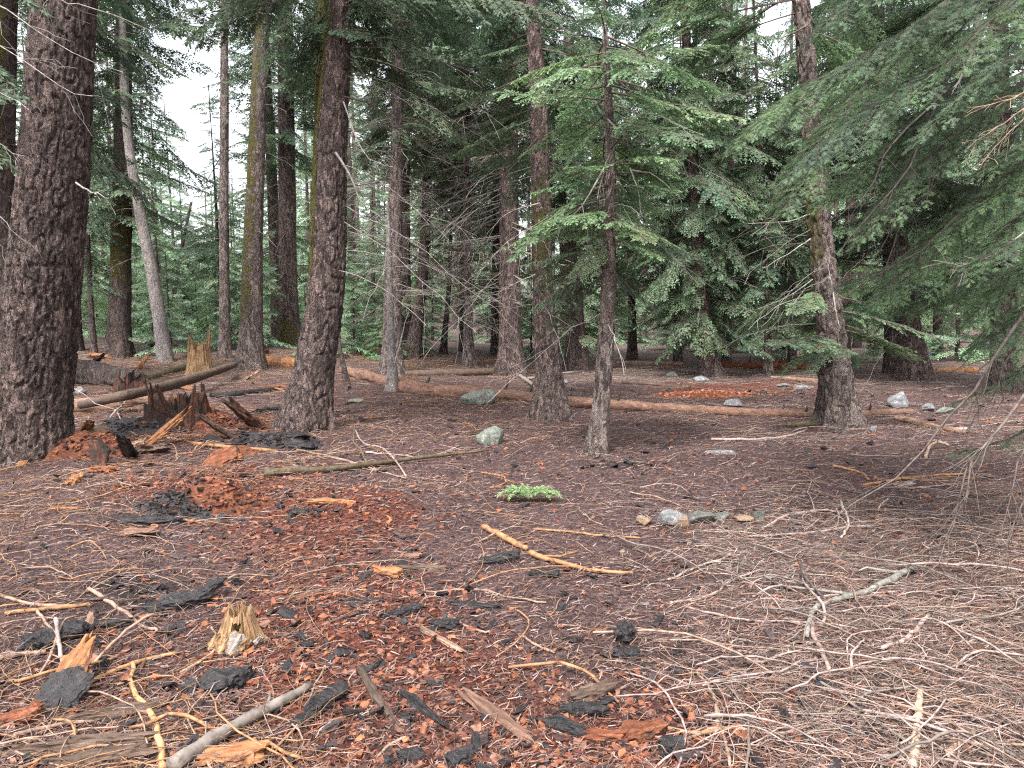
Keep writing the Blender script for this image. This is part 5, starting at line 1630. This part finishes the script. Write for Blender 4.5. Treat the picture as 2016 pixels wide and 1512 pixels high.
stick('bright orange peeled stick lying across open litter', [(950, 1043), (985, 1060), (1015, 1076), (1037, 1086)], 0.021, 0.020, ORG)
stick('orange peeled stick with a grey knot continuing the bright stick', [(1044, 1094), (1068, 1106), (1100, 1113), (1170, 1128), (1246, 1134)], 0.019, 0.010, ORG, forks=(0.25,))
stick('dark mossy pole with one orange end stretching toward the pale green rock', [(522, 940), (580, 934), (640, 932), (760, 918), (860, 905), (962, 893)], 0.042, 0.012, (0.10, 0.075, 0.045), forks=(0.55,))
stick('thick orange stick lying parallel to the slope below the rotten red stump', [(330, 865), (400, 878), (480, 886), (546, 892)], 0.016, 0.024, ORG)
stick('thin tan stick running on from the black bark slab', [(585, 888), (660, 905), (720, 922), (800, 945)], 0.012, 0.008, TAN, forks=(0.3, 0.6))
stick('thick grey weathered branch reaching in from the low edge', [(340, 1525), (450, 1455), (540, 1402), (610, 1362)], 0.030, 0.018, GRY, forks=(0.62,))
stick('twisted orange barked root winding to the low edge', [(262, 1312), (258, 1350), (275, 1385), (300, 1412), (312, 1450), (318, 1490), (322, 1520)], 0.010, 0.014, (0.42, 0.25, 0.12))
stick('thick pale stick pointing straight away at the low edge', [(1813, 1366), (1806, 1420), (1802, 1470), (1794, 1520)], 0.014, 0.017, (0.46, 0.34, 0.25))
stick('curved tan twig with a green tuft at its tip', [(1372, 1326), (1398, 1362), (1410, 1395), (1413, 1440)], 0.006, 0.009, TAN)
stick('tan twig meeting the curved tuft twig at the low edge', [(1412, 1400), (1422, 1440), (1430, 1480), (1440, 1520)], 0.007, 0.006, TAN, forks=(0.4,))
stick('crooked grey branch spotted with lichen bending through the twig tangle', [(1800, 1125), (1750, 1150), (1700, 1175), (1640, 1192), (1602, 1210), (1590, 1245), (1588, 1262)], 0.022, 0.010, (0.20, 0.19, 0.17), forks=(0.15, 0.4))
stick('pale lower arm of the crooked lichened branch', [(1598, 1228), (1602, 1260), (1618, 1290), (1632, 1328)], 0.012, 0.010, PNK, forks=(0.5,))
stick('short curved grey twig near the crooked lichened branch', [(1828, 1218), (1800, 1250), (1770, 1270), (1735, 1284)], 0.012, 0.010, PNK)
stick('dark stub twig leaning over the crooked lichened branch', [(1572, 1130), (1590, 1160), (1625, 1188)], 0.009, 0.006, (0.09, 0.075, 0.07), lifts=[0.06, 0.04, 0.01])
stick('long low tan stick crossing the lower corner', [(28, 1456), (100, 1438), (180, 1424), (290, 1406)], 0.009, 0.006, TAN)
stick('orange straight stick beside the tilted orange chunk', [(182, 1346), (240, 1320), (300, 1302), (350, 1294)], 0.011, 0.007, ORG)
stick('tan stick crossing the twig tangle by the wet black lump', [(0, 1178), (45, 1192), (110, 1198), (178, 1196)], 0.009, 0.009, TAN)
stick('straight tan stick just below the crossing tan stick', [(10, 1212), (80, 1205), (175, 1194)], 0.011, 0.010, ORG)
stick('forked tan stick rising toward the small tan stump', [(175, 1165), (225, 1198), (285, 1238), (310, 1250)], 0.011, 0.008, TAN, forks=(0.4,))
stick('long thin tan stick running up to the charred chunk', [(180, 1322), (240, 1270), (290, 1240), (318, 1222)], 0.008, 0.006, TAN, lifts=[0.01, 0.04, 0.05, 0.02])
stick('straight tan stick lying flat near the edge below the wet black lump', [(0, 1302), (45, 1296), (90, 1290)], 0.012, 0.010, TAN)
stick('pale vertical stub of twig beside the straight flat stick', [(112, 1258), (120, 1300), (126, 1330)], 0.010, 0.008, PNK, lifts=[0.08, 0.03, 0])
stick('thin curved twig hooked around the foot of the small tan stump', [(416, 1240), (428, 1262), (420, 1290), (390, 1312), (355, 1330)], 0.006, 0.006, TAN)
stick('tan forked twig in the open between red crumbs and orange stick', [(820, 1172), (880, 1166), (950, 1164), (1010, 1182), (1075, 1190)], 0.005, 0.005, TAN, forks=(0.3, 0.6))
stick('short yellow twig across the pale tan splinter plank', [(880, 1212), (915, 1235), (950, 1248), (965, 1248)], 0.005, 0.006, TAN)
stick('short tan twig beyond the pale tan splinter plank', [(1028, 1256), (1055, 1275), (1092, 1293)], 0.007, 0.006, TAN)
stick('tan twig standing out at the low edge below the planks', [(742, 1500), (768, 1472), (800, 1458)], 0.006, 0.005, TAN, forks=(0.5,))
stick('long pale curved twig arching over dark soil behind the half buried stones', [(1500, 1045), (1560, 1015), (1640, 1010), (1700, 1035), (1720, 1050)], 0.010, 0.006, PNK, forks=(0.4, 0.7))
stick('pale branched stick bent like an elbow in the twig tangle', [(1468, 1060), (1560, 1055), (1650, 1045), (1672, 1040), (1700, 1040), (1780, 1030)], 0.008, 0.010, PNK, forks=(0.4, 0.6))
stick('white barked twig standing on end behind the crooked branch', [(1655, 1010), (1670, 1040), (1655, 1062)], 0.009, 0.008, (0.33, 0.27, 0.24), lifts=[0.08, 0.02, 0])
stick('pale forked twig whose arms spread beside the half buried stones', [(1315, 1145), (1380, 1120), (1430, 1100), (1440, 1085)], 0.007, 0.007, PNK, forks=(0.5, 0.8))
stick('pale hooked twig before the half buried stones', [(1320, 1192), (1400, 1175), (1440, 1148), (1500, 1125)], 0.008, 0.006, PNK, forks=(0.3, 0.6))
stick('long straight tan twig sweeping under the hooked twig', [(1350, 1200), (1450, 1222), (1560, 1230), (1670, 1240), (1800, 1290)], 0.007, 0.004, PNK, forks=(0.5,))
stick('curved tan stick at the low edge beside the thick pale stick', [(1862, 1500), (1880, 1480), (1910, 1455), (1916, 1445)], 0.012, 0.009, TAN)
stick('tan twig bowing through the needles toward the low edge', [(1315, 1440), (1370, 1450), (1420, 1445), (1450, 1435)], 0.008, 0.009, ORG)
stick('arched tan twig joining the low bowed twig', [(1330, 1470), (1420, 1440), (1480, 1445), (1540, 1450), (1620, 1425), (1665, 1395)], 0.006, 0.006, TAN)
stick('dark thin twig standing in soil before the green sprig', [(1006, 940), (1004, 915), (1002, 890)], 0.006, 0.004, (0.05, 0.04, 0.035), lifts=[0, 0.16, 0.3])
stick('pale stick lying along the soil before the cracked bark trunk', [(1400, 868), (1480, 868), (1550, 862), (1588, 848)], 0.018, 0.016, PNK)
stick('thin reddish stick bunch leader beyond the flat buried stone', [(1640, 920), (1690, 932), (1710, 948)], 0.014, 0.010, ORG, forks=(0.3,))
stick('orange twig lying before the near drooping limbs', [(1700, 958), (1760, 948), (1830, 940), (1900, 936)], 0.013, 0.010, ORG, forks=(0.4, 0.7))
stick('hooked tan stick standing in the litter behind the drooping limbs', [(1822, 905), (1830, 890), (1850, 884), (1868, 884)], 0.018, 0.014, TAN, lifts=[0, 0.05, 0.06, 0.02])
stick('thin white branch hanging over the black slab by the rotten red stump', [(208, 838), (240, 815), (262, 795), (300, 778)], 0.012, 0.008, (0.24, 0.195, 0.175), forks=(0.3, 0.6), lifts=[0.02, 0.1, 0.12, 0.1])
stick('white twig curling down before the black slab', [(240, 795), (232, 820), (245, 845), (270, 860)], 0.010, 0.008, (0.24, 0.195, 0.175), lifts=[0.12, 0.08, 0.04, 0.0])
stick('grey fallen twig reaching from the pale green rock to the boulder', [(1000, 780), (1020, 790), (1050, 800)], 0.014, 0.010, PNK, forks=(0.4, 0.7))
stick('stout grey root like limb between the broad flaky trunk and the pale log', [(1012, 738), (1035, 752), (1058, 770)], 0.06, 0.035, (0.2, 0.17, 0.15), forks=(0.5,))
stick('long curved tan twig lying open beside the dark mossy pole', [(720, 893), (770, 897), (840, 902), (905, 880)], 0.010, 0.006, PNK, forks=(0.3, 0.5))
stick('white forked twig crossing the dark mossy pole', [(700, 855), (715, 880), (760, 900), (800, 942)], 0.010, 0.008, PNK, forks=(0.3, 0.5), lifts=[0.04, 0.03, 0.06, 0])
stick('long straight twig stretching from the young tree foot', [(1050, 1045), (1120, 1050), (1200, 1060), (1260, 1062)], 0.008, 0.006, ORG)

# ---- countable twigs strewn about
rt = np.random.default_rng(91)
made = 0
tries = 0
while made < 225 and tries < 5000:
    tries += 1
    Y = 2.5 + 10.5 * rt.uniform() ** 1.7
    x = rt.uniform(-0.72, 0.74) * Y
    r_, s_, b_ = zones(np.array([x]), np.array([Y]))
    dens = 0.22 + 0.9 * s_[0] + (0.3 if x < -1.2 else 0) - 0.3 * r_[0]
    if rt.uniform() > dens:
        continue
    L = rt.uniform(0.18, 0.75) * (1 + Y / 14)
    h0 = rt.normal(0.0, 0.75) if rt.uniform() < 0.75 else rt.uniform(0, 6.28)
    K = 6
    hd = h0 + np.cumsum(rt.normal(0, 0.24, K)) + rt.normal(0, 0.11) * np.arange(K)
    st = np.stack([np.cos(hd), np.sin(hd)], -1) * L / (K - 1)
    xy = np.array([x, Y]) + np.cumsum(st, 0) - st[0] - st.sum(0) / 2
    r0 = (0.0022 + 0.0046 * rt.uniform() ** 2.2) * (1 + Y / 18)
    arch = rt.uniform(0, 0.06) * np.sin(np.linspace(0, np.pi, K))
    P = np.concatenate([xy, (height(xy[:, 0], xy[:, 1]) + r0 + 0.005 + arch)[:, None]], 1)
    if x > 0.45:
        cn, cl = [('pale', PNK), ('pale', PNK), ('tan', TAN), ('grey', GRY)][rt.integers(4)]
    else:
        cn, cl = [('orange', ORG), ('tan', TAN), ('tan', TAN), ('orange', ORG)][rt.integers(4)]
    turn = abs(hd[-1] - hd[0])
    forks = tuple(rt.uniform(0.2, 0.85, rt.integers(0, 3)))
    shp = 'forked' if len(forks) else ('crooked' if turn > 1.0 else 'curved' if turn > 0.4 else 'straight')
    size = 'long' if L > 0.6 else 'short' if L < 0.33 else 'thin'
    base = P[0].copy()
    mb = bumpy_stick(P, r0, r0 * rt.uniform(0.4, 0.9), rt, cl, sides=6, K=11, forks=forks)
    mb.V = [v - base.astype(np.float32) for v in mb.V]
    px, py = to_px(P[K // 2])
    if not (-30 < px < 2046 and py < 1540):
        continue
    w = where(px, py)
    lab = f'{size} {shp} {cn} twig lying {w}'
    tag(link('fallen_twig', mb.mesh('fallen_twig', M_TWIG), None, base), lab, 'twig', f'{size} {shp} {cn} twigs {w}')
    made += 1

# ---- green sprig


def sprig():
    rng = np.random.default_rng(8)
    g = ground_at(1040, 990)
    root = empty('fir_sprig', g, 'fallen fresh pale green sprig lying on dark soil in the open', 'sprig')
    mb = MB()
    for hd, L in ((2.7, 0.20), (2.2, 0.17), (0.35, 0.17), (0.0, 0.24), (3.3, 0.14), (1.2, 0.14), (-0.3, 0.17), (2.95, 0.22)):
        t = np.linspace(0, 1, 5)
        q = np.stack([np.cos(hd) * L * t, np.sin(hd) * L * t * 0.9, 0.03 + 0.07 * np.sin(t * 2.4)], -1)
        s = spray(q, 0.0025, 5, rng, width=0.5, start=0.05, droop=0.1)
        s.C = [np.where(np.abs(cc[:, :1] - 0.10) < 1e-6, cc, cc * np.array([0.27, 0.38, 0.19], np.float32)) for cc in s.C]
        mb.merge(s)
    link('frond', mb.mesh('frond', [M_FOL, M_TWIG], False), root)


sprig()

# ------------------------------------------------------------------ uncountable litter


def scatter_xy(N, rng, ylo, yhi, power, spread=0.80):
    Y = ylo + (yhi - ylo) * rng.uniform(0, 1, N) ** power
    x = rng.uniform(-spread, spread, N) * (Y + 0.6)
    return x, Y


def litter_needles():
    rng = np.random.default_rng(101)
    x, y = scatter_xy(260000, rng, 2.1, 15, 2.0)
    r, s, b = zones(x, y)
    keep = rng.uniform(0, 1, len(x)) < 0.32 + 0.55 * s + 0.05 * r
    x, y, r, s = x[keep], y[keep], r[keep], s[keep]
    N = len(x)
    L = rng.uniform(0.018, 0.065, N) * (1 + y / 16)
    w = rng.uniform(0.0007, 0.0016, N) * (1 + y / 7)
    a = rng.uniform(0, 2 * np.pi, N)
    bend = rng.normal(0, 0.5, N)
    tilt = np.abs(rng.normal(0, 0.25, N))
    z0 = height(x, y) + rng.uniform(0.001, 0.012, N)
    P = np.zeros((N, 3, 3))
    for i, u in enumerate((0, 0.5, 1.0)):
        ang = a + bend * u
        P[:, i, 0] = x + np.cos(ang) * L * u
        P[:, i, 1] = y + np.sin(ang) * L * u
        P[:, i, 2] = z0 + tilt * L * u * (1.15 - 0.5 * u)
    sx, sy = -np.sin(a), np.cos(a)
    off = np.stack([sx, sy, 0.4 * np.ones(N)], -1) * w[:, None]
    V = np.stack([P[:, 0] - off, P[:, 0] + off, P[:, 1] - off, P[:, 1] + off, P[:, 2] - off * .5, P[:, 2] + off * .5], 1)
    i = np.arange(N)[:, None] * 6
    F = np.concatenate([i + np.array([[0, 1, 3, 2]]), i + np.array([[2, 3, 5, 4]])])
    pal = np.array([[0.25, 0.17, 0.145], [0.17, 0.095, 0.08], [0.34, 0.25, 0.22], [0.09, 0.055, 0.05], [0.23, 0.11, 0.07]])
    c = pal[rng.integers(0, 5, N)] * rng.uniform(0.4, 1.1, (N, 1))
    tag(link('needle_litter', MB().add(V.reshape(-1, 3), F, 0, np.repeat(c, 6, axis=0)).mesh('needle_litter', M_TWIG, False)), 'loose dry needles strewn over the forest floor', 'needles', kind='stuff')


def litter_twigs():
    rng = np.random.default_rng(102)
    x, y = scatter_xy(34000, rng, 2.2, 24, 1.7)
    r, s, b = zones(x, y)
    keep = rng.uniform(0, 1, len(x)) < 0.10 + 0.75 * s + 0.24 * (x < -0.25 * y) - 0.15 * r + 0.2 * sstep(8, 10, y)
    keep &= rng.uniform(0, 1, len(x)) > 0.7 * b
    x, y = x[keep], y[keep]
    N, K = len(x), 6
    L = rng.uniform(0.05, 0.42, N) * (1 + y / 13)
    h0 = np.where(rng.uniform(0, 1, N) < 0.7, rng.normal(0, 0.7, N), rng.uniform(0, 6.28, N))
    hd = h0[:, None] + np.cumsum(rng.normal(0, 0.27, (N, K)), 1) + (rng.normal(0, 0.14, N))[:, None] * np.arange(K)
    st = np.stack([np.cos(hd), np.sin(hd)], -1) * (L / (K - 1))[:, None, None]
    xy = np.stack([x, y], -1)[:, None] + np.cumsum(st, 1) - st.mean(1, keepdims=True) * K / 2
    r0 = (0.0006 + 0.0018 * rng.uniform(0, 1, N) ** 2.6) * (1 + y / 8)
    z = height(xy[:, :, 0], xy[:, :, 1]) + r0[:, None] + 0.004 + rng.uniform(0, 0.045, N)[:, None] * np.sin(np.linspace(0.1, np.pi, K))[None] ** 2 + rng.uniform(0, 0.02, N)[:, None] * np.linspace(0, 1, K)[None]
    P = np.concatenate([xy, z[:, :, None]], 2)
    R = r0[:, None] * np.linspace(1, 0.45, K)[None] * (1 + 0.12 * rng.normal(0, 1, (N, K)))
    v, f = tubes(P, R, 4)
    right = sstep(0.0, 1.2, x)[:, None]
    pa = np.array([PNK, TAN, GRY, (0.30, 0.23, 0.19)])[rng.integers(0, 4, N)]
    pb = np.array([ORG, TAN, (0.30, 0.18, 0.1), PNK])[rng.integers(0, 4, N)]
    c = (pa * right + pb * (1 - right)) * rng.uniform(0.45, 1.2, (N, 1))
    tag(link('twig_litter', MB().add(v, f, 0, np.repeat(c, K * 4, axis=0)).mesh('twig_litter', M_TWIG)), 'tangle of fine dead twigs covering the forest floor', 'twigs', kind='stuff')


def litter_chips():
    rng = np.random.default_rng(103)
    x, y = scatter_xy(120000, rng, 2.1, 16, 1.9)
    r, s, b = zones(x, y)
    keep = rng.uniform(0, 1, len(x)) < 0.05 + 0.95 * r ** 1.4
    x, y, r = x[keep], y[keep], r[keep]
    N = len(x)
    k = rng.uniform(0, 1, N) ** 3.5
    L = (0.006 + 0.032 * k) * (1 + y / 12)
    W_ = L * rng.uniform(0.25, 0.8, N)
    T = L * rng.uniform(0.12, 0.4, N)
    v, f = boxes(x, y, L, W_, T, rng, T * 0.4 + 0.003)
    pal = np.array([[0.15, 0.046, 0.028], [0.21, 0.075, 0.042], [0.08, 0.030, 0.022], [0.28, 0.105, 0.05], [0.20, 0.10, 0.072], [0.05, 0.024, 0.02]])
    c = pal[rng.integers(0, 6, N)] * rng.uniform(0.6, 1.2, (N, 1))
    tag(link('wood_litter', MB().add(v, f, 0, np.repeat(c, 8, axis=0)).mesh('wood_litter', M_TWIG, False)), 'crumbs of red rotten wood strewn over the forest floor', 'wood crumbs', kind='stuff')


def litter_bark():
    rng = np.random.default_rng(104)
    x, y = scatter_xy(16000, rng, 2.1, 16, 1.8)
    r, s, b = zones(x, y)
    keep = rng.uniform(0, 1, len(x)) < 0.06 + 0.35 * r + 0.5 * b
    x, y = x[keep], y[keep]
    N = len(x)
    k = rng.uniform(0, 1, N) ** 2.5
    L = (0.012 + 0.075 * k) * (1 + y / 16)
    W_ = L * rng.uniform(0.2, 0.6, N)
    T = L * rng.uniform(0.1, 0.25, N)
    v, f = boxes(x, y, L, W_, T, rng, T * 0.4 + 0.005)
    c = np.array([[0.9, 0.85, 0.9], [1.3, 1.2, 1.25], [0.7, 0.65, 0.65], [2.4, 1.8, 1.7]])[rng.integers(0, 4, N)] * rng.uniform(0.7, 1.3, (N, 1))
    tag(link('bark_litter', MB().add(v, f, 0, np.repeat(c, 8, axis=0)).mesh('bark_litter', M_CHAR, False)), 'black bark flakes strewn over the forest floor', 'bark flakes', kind='stuff')


litter_needles()
litter_twigs()
litter_chips()
litter_bark()

# ------------------------------------------------------------------ light, sky, camera
SUN_EL, SUN_AZ = math.radians(58), math.radians(200)   # azimuth clockwise from +Y
w = bpy.data.worlds.new('World')
scene.world = w
w.use_nodes = True
t = NT(w.node_tree)
w.node_tree.nodes.clear()
sky = t.n('ShaderNodeTexSky', sky_type='NISHITA')
sky.sun_disc = False
sky.sun_elevation = SUN_EL
sky.sun_rotation = SUN_AZ
sky.air_density = 1.0
sky.dust_density = 4.0
sky.ozone_density = 1.0
hs = t.n('ShaderNodeHueSaturation', {'Saturation': 0.22, 'Value': 1.0, 'Color': sky.outputs[0]})
bg = t.n('ShaderNodeBackground', {'Color': hs.outputs[0], 'Strength': 0.13})
wo = t.n('ShaderNodeOutputWorld')
w.node_tree.links.new(bg.outputs[0], wo.inputs[0])

sl = bpy.data.lights.new('sun', 'SUN')
sl.energy = 1.5
sl.angle = math.radians(14)
sl.color = (1.0, 0.97, 0.93)
so = bpy.data.objects.new('sun', sl)
COL.objects.link(so)
import mathutils
dirv = mathutils.Vector((math.sin(SUN_AZ) * math.cos(SUN_EL), math.cos(SUN_AZ) * math.cos(SUN_EL), math.sin(SUN_EL)))
so.rotation_euler = dirv.to_track_quat('Z', 'Y').to_euler()
so.location = (-3, -6, 12)

cd = bpy.data.cameras.new('camera')
cd.sensor_width = 36.0
cd.lens = 36.0 * F_PX / 2016.0
cd.clip_start = 0.05
cd.clip_end = 2000
co = bpy.data.objects.new('camera', cd)
COL.objects.link(co)
co.location = CAM.tolist()
co.rotation_euler = (math.pi / 2 - PITCH, 0, 0)
scene.camera = co

scene.view_settings.view_transform = 'Standard'
scene.view_settings.look = 'None'
scene.view_settings.gamma = 1.0
scene.view_settings.exposure = 2.05
scene.cycles.use_denoising = False
scene.cycles.filter_width = 1.2
scene.cycles.max_bounces = 6
scene.cycles.diffuse_bounces = 4
scene.cycles.transmission_bounces = 4
scene.cycles.volume_bounces = 0
